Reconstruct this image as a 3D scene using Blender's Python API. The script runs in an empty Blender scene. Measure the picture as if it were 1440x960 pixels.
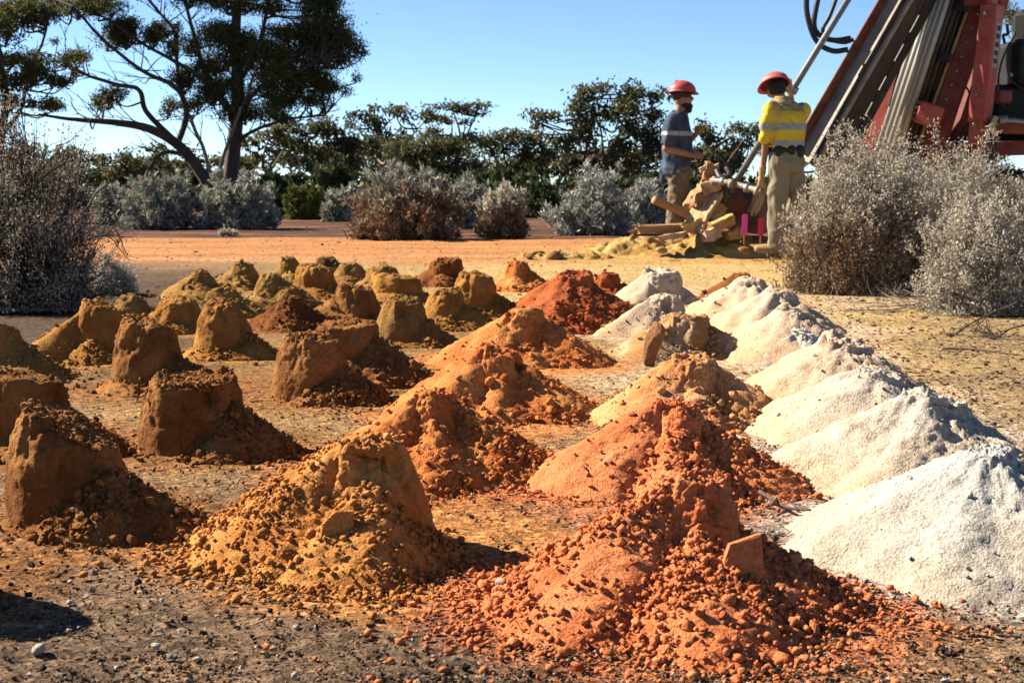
import bpy, bmesh, math, random
import numpy as np
from mathutils import Vector, Matrix
R = math.radians
random.seed(7); RNG = np.random.default_rng(7)
SC = bpy.context.scene; COL = SC.collection

# ------------------------------------------------------------------ camera
CAM_H, FPX = 0.75, 1900.0
PITCH = math.atan(220 / FPX)
cam = bpy.data.cameras.new('camera'); cam_o = bpy.data.objects.new('camera', cam); COL.objects.link(cam_o)
cam_o.location = (0, 0, CAM_H); cam_o.rotation_euler = (R(90) - PITCH, 0, 0)
cam.sensor_width = 36; cam.lens = FPX / 1440 * 36; cam.clip_end = 6000; cam.clip_start = 0.05
cam.dof.use_dof = True; cam.dof.focus_distance = 3.6; cam.dof.aperture_fstop = 13.0
SC.camera = cam_o
# ------------------------------------------------------------------ sky, sun, exposure
SUN_EL, SUN_AZ = 37.0, 158.0      # azimuth of the sun seen from the scene, degrees from +X towards +Y
sd = Vector((math.cos(R(SUN_EL)) * math.cos(R(SUN_AZ)), math.cos(R(SUN_EL)) * math.sin(R(SUN_AZ)), math.sin(R(SUN_EL))))
w = bpy.data.worlds.new('World'); SC.world = w; w.use_nodes = True
nt = w.node_tree; nt.nodes.clear()
wo = nt.nodes.new('ShaderNodeOutputWorld'); bg = nt.nodes.new('ShaderNodeBackground'); sk = nt.nodes.new('ShaderNodeTexSky')
sk.sky_type = 'NISHITA'; sk.sun_disc = False; sk.sun_elevation = R(SUN_EL)
sk.sun_rotation = R(90 - SUN_AZ) % (2 * math.pi)
sk.altitude = 1000; sk.air_density = 0.65; sk.dust_density = 0.0; sk.ozone_density = 2.5
bg.inputs['Strength'].default_value = 0.05
tint = nt.nodes.new('ShaderNodeMix'); tint.data_type = 'RGBA'; tint.blend_type = 'MULTIPLY'; tint.inputs[0].default_value = 1.0; tint.inputs[7].default_value = (0.94, 1.03, 1.07, 1)
nt.links.new(sk.outputs[0], tint.inputs[6]); nt.links.new(tint.outputs[2], bg.inputs['Color']); nt.links.new(bg.outputs[0], wo.inputs['Surface'])
sun = bpy.data.lights.new('sun', 'SUN'); sun.energy = 5.0; sun.angle = R(0.53); sun.color = (1.0, 0.91, 0.75)
sun_o = bpy.data.objects.new('sun', sun); COL.objects.link(sun_o); sun_o.location = (-8, 4, 9)
sun_o.rotation_euler = (-sd).to_track_quat('-Z', 'Y').to_euler()
SC.view_settings.view_transform = 'Standard'; SC.view_settings.look = 'None'
SC.view_settings.exposure = 1.8; SC.view_settings.gamma = 1.0; SC.view_settings.use_curve_mapping = False
SC.render.engine = 'CYCLES'; SC.cycles.use_denoising = True
SC.cycles.max_bounces = 5; SC.cycles.diffuse_bounces = 1; SC.cycles.transmission_bounces = 2; SC.cycles.glossy_bounces = 2
try: SC.cycles.denoising_prefilter = 'ACCURATE'
except Exception: pass

# ------------------------------------------------------------------ where a sight line meets the place
CP, SP = math.cos(PITCH), math.sin(PITCH)
def ray(px, py):
    a, b = (px - 720) / FPX, (480 - py) / FPX
    return np.array([a, CP + b * SP, -SP + b * CP])
def G(px, py, z=0.0):
    d = ray(px, py); t = (z - CAM_H) / d[2]
    return np.array([d[0] * t, d[1] * t, z])
def P(px, py, Y):
    d = ray(px, py); t = Y / d[1]
    return np.array([d[0] * t, Y, CAM_H + d[2] * t])
def SCALE(Y): return Y / (FPX * CP)

# ------------------------------------------------------------------ noise
_perm = np.random.default_rng(3).permutation(256).astype(np.int64); _perm = np.concatenate([_perm, _perm, _perm])
_g = np.random.default_rng(4).normal(size=(256, 3)); _g /= np.linalg.norm(_g, axis=1)[:, None]
def perlin(p, seed=0):
    p = np.asarray(p, float) + seed * 17.31
    i = np.floor(p).astype(np.int64); f = p - i; i &= 255
    u = f * f * f * (f * (f * 6 - 15) + 10)
    res = 0
    for dx in (0, 1):
        for dy in (0, 1):
            for dz in (0, 1):
                h = _perm[_perm[_perm[(i[:, 0] + dx) & 255] + ((i[:, 1] + dy) & 255)] + ((i[:, 2] + dz) & 255)] & 255
                g = _g[h]
                d = g[:, 0] * (f[:, 0] - dx) + g[:, 1] * (f[:, 1] - dy) + g[:, 2] * (f[:, 2] - dz)
                res = res + d * (u[:, 0] if dx else 1 - u[:, 0]) * (u[:, 1] if dy else 1 - u[:, 1]) * (u[:, 2] if dz else 1 - u[:, 2])
    return res * 1.6
def fbm(p, o=3, seed=0):
    s = 0; a = 1.0; p = np.asarray(p, float)
    for k in range(o): s = s + a * perlin(p * 2.03 ** k, seed + k * 5); a *= 0.5
    return s
_j = np.random.default_rng(5).random((256, 3))
def worley(p, seed=0):
    p = np.asarray(p, float) + seed * 9.77
    i = np.floor(p).astype(np.int64); f = p - i; best = np.full(len(p), 9.0)
    for dx in (-1, 0, 1):
        for dy in (-1, 0, 1):
            for dz in (-1, 0, 1):
                h = _perm[_perm[_perm[(i[:, 0] + dx) & 255] + ((i[:, 1] + dy) & 255)] + ((i[:, 2] + dz) & 255)] & 255
                c = _j[h]
                d = (f[:, 0] - dx - c[:, 0]) ** 2 + (f[:, 1] - dy - c[:, 1]) ** 2 + (f[:, 2] - dz - c[:, 2]) ** 2
                best = np.minimum(best, d)
    return np.sqrt(best)
def sstep(a, b, x):
    t = np.clip((np.asarray(x, float) - a) / (b - a), 0, 1); return t * t * (3 - 2 * t)

# ------------------------------------------------------------------ mesh helpers
def np_mesh(name, V, F, col=None, smooth=True):
    V = np.asarray(V, np.float32); me = bpy.data.meshes.new(name)
    Fs = F if isinstance(F, list) else [F]
    idx = np.concatenate([np.asarray(f).ravel() for f in Fs]).astype(np.int32)
    tot = np.concatenate([np.full(len(f), np.asarray(f).shape[1]) for f in Fs])
    st = np.concatenate([[0], np.cumsum(tot)[:-1]]).astype(np.int32)
    me.vertices.add(len(V)); me.vertices.foreach_set('co', V.ravel())
    me.loops.add(len(idx)); me.loops.foreach_set('vertex_index', idx)
    me.polygons.add(len(tot)); me.polygons.foreach_set('loop_start', st)
    me.polygons.foreach_set('use_smooth', np.full(len(tot), smooth))
    me.update(calc_edges=True)
    if col is not None:
        c = np.ones((len(V), 4), np.float32); c[:, :3] = np.asarray(col) * 0.65
        me.attributes.new('Col', 'FLOAT_COLOR', 'POINT').data.foreach_set('color', c.ravel())
    return me
def link(name, me, mat=None, parent=None, loc=None):
    o = bpy.data.objects.new(name, me); COL.objects.link(o)
    if mat is not None and me is not None and not me.materials: me.materials.append(mat)
    if parent is not None: o.parent = parent
    if loc is not None: o.location = loc
    return o
def tag(o, label=None, cat=None, group=None, kind=None):
    if label: o['label'] = label
    if cat: o['category'] = cat
    if group: o['group'] = group
    if kind: o['kind'] = kind
    return o
def empty(name, loc=(0, 0, 0)):
    o = bpy.data.objects.new(name, None); COL.objects.link(o); o.location = loc; o.empty_display_size = 0.1; return o

ICO_V = None
def _ico():
    t = (1 + 5 ** .5) / 2
    v = np.array([[-1, t, 0], [1, t, 0], [-1, -t, 0], [1, -t, 0], [0, -1, t], [0, 1, t], [0, -1, -t], [0, 1, -t], [t, 0, -1], [t, 0, 1], [-t, 0, -1], [-t, 0, 1]], float)
    f = np.array([[0, 11, 5], [0, 5, 1], [0, 1, 7], [0, 7, 10], [0, 10, 11], [1, 5, 9], [5, 11, 4], [11, 10, 2], [10, 7, 6], [7, 1, 8], [3, 9, 4], [3, 4, 2], [3, 2, 6], [3, 6, 8], [3, 8, 9], [4, 9, 5], [2, 4, 11], [6, 2, 10], [8, 6, 7], [9, 8, 1]])
    return v / np.linalg.norm(v[0]), f
ICO_V, ICO_F = _ico()
CUBE_V = np.array([[x, y, z] for x in (-1, 1) for y in (-1, 1) for z in (-1, 1)], float) * 0.66
CUBE_F = np.array([[0, 1, 3, 2], [4, 6, 7, 5], [0, 4, 5, 1], [2, 3, 7, 6], [0, 2, 6, 4], [1, 5, 7, 3]])
OCT_V = np.array([[1, 0, 0], [-1, 0, 0], [0, 1, 0], [0, -1, 0], [0, 0, 1], [0, 0, -1]], float); OCT_F = np.array([[0, 2, 4], [2, 1, 4], [1, 3, 4], [3, 0, 4], [2, 0, 5], [1, 2, 5], [3, 1, 5], [0, 3, 5]])
def rand_rot(n, rng):
    q = rng.normal(size=(n, 4)); q /= np.linalg.norm(q, axis=1)[:, None]
    a, b, c, d = q.T
    return np.stack([np.stack([a*a+b*b-c*c-d*d, 2*(b*c-a*d), 2*(b*d+a*c)], -1), np.stack([2*(b*c+a*d), a*a-b*b+c*c-d*d, 2*(c*d-a*b)], -1), np.stack([2*(b*d-a*c), 2*(c*d+a*b), a*a-b*b-c*c+d*d], -1)], 1)
def grains(pos, size, col, rng, ico=False, jit=0.28, flat=0.85):
    """many little lumps of earth as one vertex / face set"""
    bv, bf = (ICO_V, ICO_F) if ico else (OCT_V, OCT_F)
    n, k = len(pos), len(bv)
    v = bv[None] * (1 + rng.normal(size=(n, k, 1)) * jit * 0.6) + rng.normal(size=(n, k, 3)) * jit * 0.35
    v = v * rng.uniform(0.65, 1.2, (n, 1, 3))
    v = np.einsum('nij,nkj->nki', rand_rot(n, rng), v); v[:, :, 2] *= flat
    v = v * np.asarray(size).reshape(n, 1, 1) + np.asarray(pos)[:, None, :]
    f = bf[None] + (np.arange(n) * k)[:, None, None]
    c = np.repeat(np.asarray(col), k, axis=0)
    return v.reshape(-1, 3), f.reshape(-1, bf.shape[1]), c
def tubes(paths, sides=6, cap=False):
    """paths: list of (points Nx3, radii N) -> V, F"""
    Vs, Fs, n0 = [], [], 0
    ang = np.arange(sides) * 2 * math.pi / sides; ca, sa = np.cos(ang), np.sin(ang)
    for pts, rad in paths:
        pts = np.asarray(pts, float); rad = np.asarray(rad, float)
        t = np.gradient(pts, axis=0); t /= np.linalg.norm(t, axis=1)[:, None] + 1e-12
        ref = np.array([0.31, 0.17, 0.93]) if abs(t[:, 2]).mean() < 0.8 else np.array([0.94, 0.3, 0.1])
        u = np.cross(t, ref); u /= np.linalg.norm(u, axis=1)[:, None] + 1e-12; v = np.cross(t, u)
        ring = pts[:, None, :] + rad[:, None, None] * (u[:, None, :] * ca[None, :, None] + v[:, None, :] * sa[None, :, None])
        n = len(pts); Vs.append(ring.reshape(-1, 3))
        i = np.arange(n - 1)[:, None] * sides; j = np.arange(sides)[None, :]; j2 = (j + 1) % sides
        Fs.append(np.stack([i + j, i + j2, i + sides + j2, i + sides + j], -1).reshape(-1, 4) + n0)
        if cap:
            Vs.append(pts[[0, -1]]); c0 = n0 + n * sides
            jj = np.arange(sides); q = (jj + 1) % sides
            Fs.append(np.stack([np.full(sides, c0), q + n0, jj + n0, np.full(sides, c0)], -1))
            l0 = n0 + (n - 1) * sides
            Fs.append(np.stack([np.full(sides, c0 + 1), jj + l0, q + l0, np.full(sides, c0 + 1)], -1))
            n0 += 2
        n0 += n * sides
    F = np.concatenate(Fs)
    tri = F[:, 0] == F[:, 3]
    return np.concatenate(Vs), ([F[~tri], F[tri][:, :3]] if tri.any() else F)
def curve(pts, n):
    """smooth path through the points"""
    pts = np.asarray(pts, float)
    if len(pts) < 3:
        t = np.linspace(0, 1, n)[:, None]; return pts[0] * (1 - t) + pts[-1] * t
    e = np.concatenate([[2 * pts[0] - pts[1]], pts, [2 * pts[-1] - pts[-2]]])
    out = []
    for q in np.linspace(0, len(pts) - 1 - 1e-9, n):
        i = int(q); t = q - i; a, b, c, d = e[i], e[i + 1], e[i + 2], e[i + 3]
        out.append(0.5 * (2 * b + (c - a) * t + (2 * a - 5 * b + 4 * c - d) * t * t + (3 * b - a - 3 * c + d) * t ** 3))
    return np.array(out)
def leaves(pos, dirn, length, width, rng):
    """one rhombus for each leaf"""
    n = len(pos); dirn = dirn / (np.linalg.norm(dirn, axis=1)[:, None] + 1e-9)
    s = np.cross(dirn, rng.normal(size=(n, 3))); s /= np.linalg.norm(s, axis=1)[:, None] + 1e-9
    L = np.asarray(length).reshape(-1, 1) * np.ones((n, 1)); W = np.asarray(width).reshape(-1, 1) * np.ones((n, 1))
    m = pos + dirn * L * 0.45
    v = np.stack([pos, m + s * W * .5, pos + dirn * L, m - s * W * .5], 1).reshape(-1, 3)
    return v, np.arange(n * 4).reshape(n, 4)

# ------------------------------------------------------------------ materials
def new_mat(name):
    m = bpy.data.materials.new(name); m.use_nodes = True; t = m.node_tree
    return m, t, t.nodes['Principled BSDF']
def node(t, kind, **kw):
    n = t.nodes.new(kind)
    for k, v in kw.items():
        if k in n.inputs: n.inputs[k].default_value = v
        else: setattr(n, k, v)
    return n
def mix_col(t, fac, a, b, mode='MIX'):
    n = t.nodes.new('ShaderNodeMix'); n.data_type = 'RGBA'; n.blend_type = mode
    for i, x in ((0, fac), (6, a), (7, b)):
        if hasattr(x, 'links'): t.links.new(x, n.inputs[i])
        else: n.inputs[i].default_value = x if i == 0 else (*x, 1)
    return n.outputs[2]
def ramp(t, src, pts):
    n = t.nodes.new('ShaderNodeValToRGB'); e = n.color_ramp.elements
    while len(e) < len(pts): e.new(0.5)
    for k, (p, c) in enumerate(pts): e[k].position = p; e[k].color = (c, c, c, 1) if not hasattr(c, '__len__') else (*c, 1)
    t.links.new(src, n.inputs[0]); return n.outputs[0]
def add_bump(t, bsdf, src, strength, dist, prev=None):
    b = node(t, 'ShaderNodeBump', Strength=strength, Distance=dist); t.links.new(src, b.inputs['Height'])
    if prev is not None: t.links.new(prev, b.inputs['Normal'])
    if bsdf is not None: t.links.new(b.outputs[0], bsdf.inputs['Normal'])
    return b.outputs[0]
def soil_mat():
    m, t, b = new_mat('loose_earth')
    at = node(t, 'ShaderNodeAttribute', attribute_name='Col'); geo = node(t, 'ShaderNodeNewGeometry')
    n1 = node(t, 'ShaderNodeTexNoise', Scale=90.0, Detail=6.0, Roughness=0.7); n2 = node(t, 'ShaderNodeTexNoise', Scale=420.0, Detail=3.0, Roughness=0.7)
    vo = node(t, 'ShaderNodeTexVoronoi', Scale=170.0)
    for n in (n1, n2, vo): t.links.new(geo.outputs['Position'], n.inputs['Vector'])
    r1 = ramp(t, n1.outputs[0], [(0.26, 0.55), (0.5, 0.95), (0.76, 1.32)])
    c = mix_col(t, 1.0, at.outputs['Color'], r1, 'MULTIPLY')
    r2 = ramp(t, n2.outputs[0], [(0.3, 0.8), (0.7, 1.15)]); c = mix_col(t, 1.0, c, r2, 'MULTIPLY')
    t.links.new(c, b.inputs['Base Color']); b.inputs['Roughness'].default_value = 1.0; b.inputs['Specular IOR Level'].default_value = 0.08
    h = add_bump(t, None, n1.outputs[0], 0.8, 0.009); h = add_bump(t, None, vo.outputs[0], 0.5, 0.005, h)
    add_bump(t, b, n2.outputs[0], 0.45, 0.003, h)
    return m
KO, KL, KS = .65, .8, .65      # albedo scales: made things, leaves, earth
def plain_mat(name, col, rough=0.7, metal=0.0, var=0.25, scale=8.0, bump=0.15, spec=0.3, dirt=None, dirt_amt=0.35):
    m, t, b = new_mat(name)
    col = tuple(x * KO for x in col); dirt = None if dirt is None else tuple(x * KO for x in dirt)
    tc = node(t, 'ShaderNodeTexCoord')
    n1 = node(t, 'ShaderNodeTexNoise', Scale=scale, Detail=6.0, Roughness=0.65); n2 = node(t, 'ShaderNodeTexNoise', Scale=scale * 7, Detail=4.0, Roughness=0.7)
    for n in (n1, n2): t.links.new(tc.outputs['Object'], n.inputs['Vector'])
    c = mix_col(t, 1.0, col, ramp(t, n1.outputs[0], [(0.3, 1 - var), (0.7, 1 + var)]), 'MULTIPLY')
    c = mix_col(t, 1.0, c, ramp(t, n2.outputs[0], [(0.3, 1 - var * .5), (0.7, 1 + var * .5)]), 'MULTIPLY')
    if dirt is not None:
        c = mix_col(t, ramp(t, n1.outputs[0], [(0.5 - dirt_amt * .4, 0.0), (0.78, min(1, dirt_amt * 2))]), c, dirt)
    t.links.new(c, b.inputs['Base Color']); b.inputs['Roughness'].default_value = rough; b.inputs['Metallic'].default_value = metal
    b.inputs['Specular IOR Level'].default_value = spec
    add_bump(t, b, n2.outputs[0], bump, 0.01)
    return m
def leaf_mat(name, c1, c2, trans=0.25, scale=3.0):
    m, t, b = new_mat(name)
    c1 = tuple(x * KL for x in c1); c2 = tuple(x * KL for x in c2)
    geo = node(t, 'ShaderNodeNewGeometry'); n1 = node(t, 'ShaderNodeTexNoise', Scale=scale, Detail=4.0, Roughness=0.6)
    t.links.new(geo.outputs['Position'], n1.inputs['Vector'])
    c = mix_col(t, ramp(t, n1.outputs[0], [(0.35, 0.0), (0.65, 1.0)]), c1, c2)
    c = mix_col(t, 1.0, c, ramp(t, geo.outputs['Random Per Island'], [(0.0, 0.6), (1.0, 1.4)]), 'MULTIPLY')
    t.links.new(c, b.inputs['Base Color']); b.inputs['Roughness'].default_value = 0.7; b.inputs['Specular IOR Level'].default_value = 0.15
    if trans > 0:
        tr = node(t, 'ShaderNodeBsdfTranslucent'); t.links.new(c, tr.inputs['Color'])
        mx = node(t, 'ShaderNodeMixShader'); mx.inputs[0].default_value = trans
        t.links.new(b.outputs[0], mx.inputs[1]); t.links.new(tr.outputs[0], mx.inputs[2])
        t.links.new(mx.outputs[0], t.nodes['Material Output'].inputs['Surface'])
    return m
SOIL = soil_mat()
# ------------------------------------------------------------------ earth colours
OCH = ((.66, .285, .080), (.52, .195, .050)); YEL = ((.52, .245, .058), (.39, .165, .040)); OLV = ((.44, .245, .072), (.36, .18, .048))
BRN = ((.42, .188, .058), (.26, .100, .028)); RST = ((.31, .115, .03), (.22, .07, .02)); ORG = ((.70, .275, .082), (.56, .165, .045))
RED = ((.76, .255, .10), (.66, .175, .062)); DRD = ((.54, .145, .048), (.40, .095, .032)); PEA = ((.72, .37, .16), (.60, .245, .09))
OCH, ORG, RED, PEA = [tuple(tuple(x * 1.12 for x in c_) for c_ in q_) for q_ in (OCH, ORG, RED, PEA)]
BGE = ((.66, .43, .24), (.50, .24, .09)); PNK = ((.70, .52, .38), (.70, .45, .26)); CRM = ((.72, .58, .42), (.70, .49, .29))
WHT = ((.58, .555, .52), (.62, .51, .39)); WPK = ((.63, .54, .445), (.66, .48, .315)); DRK = ((.13, .07, .03), (.30, .15, .05))
GREY = ((.30, .17, .06), (.36, .17, .04))
APRON = []          # colour that each heap sheds on the ground round it: x, y, radius, colour
HEAPS = []
def bucket_pos(xl, xr, yt, yf, back=0.6):
    g = G((xl + xr) / 2, yf); r = (xr - xl) / 2 * g[1] / FPX; Y = g[1] + r
    c = P((xl + xr) / 2, yf, Y); h = P((xl + xr) / 2, yt, Y + back * r)[2]
    return c[0], Y, r, h
def cone_pos(xc, yt, h):
    d = ray(xc, yt); Y = (h - CAM_H) * d[1] / d[2]
    return P(xc, yt, Y)[0], Y
def clod_mesh(seed, elong=(1, 1, 1), rough=0.25):
    bm = bmesh.new(); bmesh.ops.create_icosphere(bm, subdivisions=2, radius=1.0)
    v = np.array([x.co[:] for x in bm.verts]); nrm = v / np.linalg.norm(v, axis=1)[:, None]
    v = v * (1 + rough * fbm(nrm * 1.4, 3, seed))[:, None]
    for k in range(4):           # broken faces
        a = np.random.default_rng(seed * 7 + k).normal(size=3); a /= np.linalg.norm(a)
        dd = v @ a; v = v - np.outer(np.maximum(dd - 0.68, 0), a) * 0.9
    f = np.array([[x.index for x in q.verts] for q in bm.faces]); bm.free()
    return v * np.array(elong), f
def slab_mesh(seed, w, t, h):
    """flat broken slab: irregular outline, thin, crisp edges"""
    rg = np.random.default_rng(seed); n = 6; a = np.sort(np.arange(n) / n * 6.283 + rg.uniform(-.38, .38, n)); r = rg.uniform(.68, 1.12, n)
    V, F = [], []
    for y, k in ((-1, .90), (-.8, 1.0), (.7, .98), (1, .84)):
        for q in range(n): V.append((math.cos(a[q]) * r[q] * k, y + .10 * rg.normal(), math.sin(a[q]) * r[q] * k))
    for m in range(3):
        for q in range(n): F.append([m * n + q, m * n + (q + 1) % n, (m + 1) * n + (q + 1) % n, (m + 1) * n + q])
    V.append((0, -1.02, 0)); V.append((0, 1.02, 0))
    for q in range(n): F.append([4 * n, (q + 1) % n, q, q]); F.append([4 * n + 1, 3 * n + q, 3 * n + (q + 1) % n, 3 * n + (q + 1) % n])
    F = np.array(F); tri = F[:, 2] == F[:, 3]
    return np.array(V) * np.array([w, t, h]), [F[~tri], F[tri][:, :3]]
CLODS = [clod_mesh(20 + k) for k in range(6)]
def heap(label, x, y, h, rt, rb, slumps, pal, n=(150, 90), crumbs=800, crumb=0.005, slope=34, tilt=(0, 0), rough=1.0, gouge=0.5,
         dome=0.0, skirt=0.0, slabs=(), clods=(), nclod=0, group=None, seed=0, apron=1.25, lump=1.0, grain=1.0, gf=1.0, lowc=0.0, flank=.66, cat='heap', front=0.0):
    rng = np.random.default_rng(1000 + seed); nt_, ns = n
    th = np.arange(nt_) / nt_ * 2 * math.pi
    ct, st = np.cos(th), np.sin(th)
    ring = np.stack([ct, st, np.zeros(nt_)], 1)
    zs = np.full(nt_, skirt)
    for a, wd, zf in slumps:
        d = np.abs((np.degrees(th) - a + 180) % 360 - 180); zs = np.maximum(zs, zf * np.exp(-(d / wd) ** 2))
    zs = np.clip(zs * (1 + 0.14 * perlin(ring * 2.2, seed)), 0.0, 0.985) * h
    rtt = rt * (1 + 0.16 * perlin(ring * 1.7 + 3, seed + 1) + 0.07 * perlin(ring * 5 + 3, seed + 2))
    rbb = rb * (1 + 0.04 * perlin(ring * 1.5 + 7, seed + 3))
    rw = rtt + (rbb - rtt) * (1 - zs / h) ** 0.8
    tl = math.tan(R(slope)) * (1 + 0.15 * perlin(ring * 1.8 + 11, seed + 4))
    if front: tl = tl / (1 + front * np.exp(-(np.abs((np.degrees(th) - 280 + 180) % 360 - 180) / 60) ** 2))
    Rr = rw + zs / tl + 0.012
    k0, k1 = int(ns * .20), int(ns * .36); k2 = ns - k0 - k1
    s0 = np.linspace(0, 1, k0, endpoint=False); s1 = np.linspace(0, 1, k1, endpoint=False); s2 = np.linspace(0, 1, k2)
    hh = h * np.ones(nt_)
    rr = np.concatenate([s0[:, None] * rtt[None], rtt[None] + (rw - rtt)[None] * s1[:, None] ** 1.0, rw[None] + (Rr - rw)[None] * s2[:, None]])
    bulge = np.sin(s1 * math.pi)[:, None] * (hh - zs)[None] * 0.06
    rr[k0:k0 + k1] += bulge
    zz = np.concatenate([hh[None] + dome * (1 - s0[:, None] ** 2), hh[None] + (zs - hh)[None] * s1[:, None], zs[None] * (1 - s2[:, None]) ** (1.06) - 0.022 * s2[:, None] ** 5])
    mk_top = np.concatenate([np.ones(k0), np.zeros(k1), np.zeros(k2)])[:, None] * np.ones((1, nt_))
    mk_slp = np.concatenate([np.zeros(k0 + k1), np.ones(k2)])[:, None] * np.ones((1, nt_))
    for _ in range(max(2, ns // 18)):
        for A in (rr, zz, mk_top, mk_slp): A[1:-1] = (A[:-2] + 2 * A[1:-1] + A[2:]) / 4
    for _ in range(3):
        for A in (mk_top, mk_slp): A[1:-1] = (A[:-2] + 2 * A[1:-1] + A[2:]) / 4
    zs_full = (zs / h)[None] * np.ones((ns, 1))
    X = rr * ct[None]; Y = rr * st[None]; Z = zz
    Z = Z - (tilt[0] * X + tilt[1] * Y) * np.clip(Z / h, 0, 1) * (1 - mk_slp * 0.6)
    V = np.stack([X, Y, Z], -1)
    du = np.roll(V, -1, 1) - np.roll(V, 1, 1); dv = np.gradient(V, axis=0)
    N = np.cross(dv, du); N = N / (np.linalg.norm(N, axis=2)[..., None] + 1e-12); N[N[..., 2] < -0.3] *= -1; N[0] = (0, 0, 1)
    off = np.array([seed * 3.7, seed * 1.3, 0])
    p = V.reshape(-1, 3) + off; top = mk_top.ravel(); slp = mk_slp.ravel(); wall = np.clip(1 - top - slp, 0, 1)
    sc = max(0.6, h / 0.21)
    low = fbm(p * 9 / sc, 3, seed); mid = fbm(p * 34, 3, seed + 9)
    w1 = worley(p * 58 * gf, seed); w2 = worley(p * 120 * gf, seed + 1)
    crumb_h = (0.55 - w1) * 0.014 + (0.55 - w2) * 0.012
    fl = 1 - flank * np.exp(-((np.abs((np.degrees(th) - 188 + 180) % 360 - 180)) / 68) ** 4); flv = (np.ones((ns, 1)) * fl[None]).ravel() * slp + (1 - slp)
    patch = sstep(-0.25, 0.35, fbm(p * 6, 2, seed + 31))          # smooth and lumpy patches
    up = np.clip(V[..., 2].ravel() / h, 0, 1.1); wr = .3 + .7 * sstep(.4, .9, up + .15 * perlin(p * 9, seed + 95))
    D = low * (0.007 * wall + 0.018 * top + 0.009 * slp) * lump + mid * (0.0040 * wall * wr + 0.006 * top + 0.005 * slp) * rough * (.35 + .65 * flv)
    D += wall * wr * (.0035 * fbm(p * 75, 3, seed + 90) - .006 * np.maximum(.32 - worley(p * 30, seed + 91), 0) * 3)
    D += crumb_h * grain * flv * (slp * (0.45 + 0.6 * patch) + top * 0.75 + wall * 0.14)
    g = fbm(p * np.array([13, 13, 7]), 3, seed + 40)
    D -= gouge * (np.maximum(g - 0.12, 0) * 0.05 * wall * sstep(0.25, 0.85, up) + np.maximum(fbm(p * 15, 2, seed + 50) - 0.15, 0) * 0.035 * top)
    D -= gouge * wall * 0.005 * sstep(0.0, 0.06, 0.06 - np.abs(fbm(p * 8, 2, seed + 60)))   # cracks
    D += ((.5 - worley(p * 170, seed + 6)) * .0045 + .0025 * perlin(p * 60, seed + 7)) * slp * (1 - .6 * (lowc > 0))
    edge = np.ones((ns, nt_)); edge[-3:] = np.array([.7, .35, 0])[:, None]; edge[0] = 1
    V2 = V + N * (D.reshape(ns, nt_) * edge)[..., None]
    V2[0] = V2[0].mean(0)
    ca, cb = np.array(pal[0]), np.array(pal[1])
    m = sstep(-0.5, 0.5, fbm(p * 7, 3, seed + 70))[:, None]
    m = np.clip(m + 0.35 * top[:, None], 0, 1) if lowc == 0 else np.clip(m * .3 + lowc * (1.15 - up[:, None] * 1.5), 0, 1)
    col = ca * (1 - m) + cb * m
    col = col * (1 + 0.13 * perlin(p * 22, seed + 80))[:, None]
    idx = np.arange(ns * nt_).reshape(ns, nt_)
    F = np.stack([idx[:-1], np.roll(idx, -1, 1)[:-1], np.roll(idx, -1, 1)[1:], idx[1:]], -1).reshape(-1, 4)
    o = link('soil_heap', np_mesh('soil_heap', V2.reshape(-1, 3), F[:, ::-1], col), SOIL, loc=(x, y, 0)); tag(o, label, cat, group)
    # loose crumbs lying on it and round it
    if crumbs:
        seg = np.linalg.norm(du[:, :, :], axis=2) * np.linalg.norm(dv, axis=2)
        wgt = (seg * (mk_slp * (0.25 + patch.reshape(ns, nt_)) * (.04 + fl[None] ** 2) + 0.35 * mk_top)).ravel() + 1e-9
        k = rng.choice(ns * nt_, size=int(crumbs * .72), p=wgt / wgt.sum())
        pc = V2.reshape(-1, 3)[k] + rng.normal(size=(len(k), 3)) * 0.003
        na = crumbs - len(k); ta = rng.integers(0, nt_, na)
        keep = rng.random(na) < np.clip(0.2 + zs[ta] / h, 0, 1)
        ta = ta[keep]; ra = Rr[ta] * (1 + (apron - 1) * rng.exponential(0.55, len(ta))) - 0.02
        pa = np.stack([ra * ct[ta], ra * st[ta], np.zeros(len(ta))], 1)
        pc = np.concatenate([pc, pa])
        sz = crumb * np.clip(rng.lognormal(0, 0.6, len(pc)), 0.4, 3.0); pc[:, 2] += sz * 0.35
        cc = (ca + (cb - ca) * rng.random((len(pc), 1))) * rng.uniform(0.78, 1.2, (len(pc), 1))
        big = sz > crumb * 1.25; sz[~big] *= 1.2; sz[rng.random(len(sz)) < .012] *= 1.7
        v1, f1, c1 = grains(pc[~big], sz[~big], cc[~big], rng, jit=.25); v2, f2, c2 = grains(pc[big], sz[big], cc[big], rng, ico=True, jit=0.36)
        oc = link('crumbs', np_mesh('crumbs', np.concatenate([v1, v2]), [f1, f2 + len(v1)], np.concatenate([c1, c2]), smooth=crumb < .0035), SOIL, o); tag(oc, kind='stuff')
    # clods one can pick out
    todo = list(clods)
    for q in range(nclod):
        wgt = (mk_slp * (zs_full > 0.12) * (Z < 0.55 * h) * np.exp(-(((np.degrees(th) - 285 + 180) % 360 - 180) / 75) ** 2)[None]).ravel() + 1e-12
        kk = rng.choice(ns * nt_, p=wgt / wgt.sum()); s = crumb * rng.uniform(2.2, 4.4)
        todo.append((V2.reshape(-1, 3)[kk] + np.array([0, 0, s * .35]), (s * rng.uniform(.9, 1.4), s, s * rng.uniform(.7, 1)), rng.uniform(0, 6.28, 3) * np.array([.2, .2, 1])))
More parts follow.
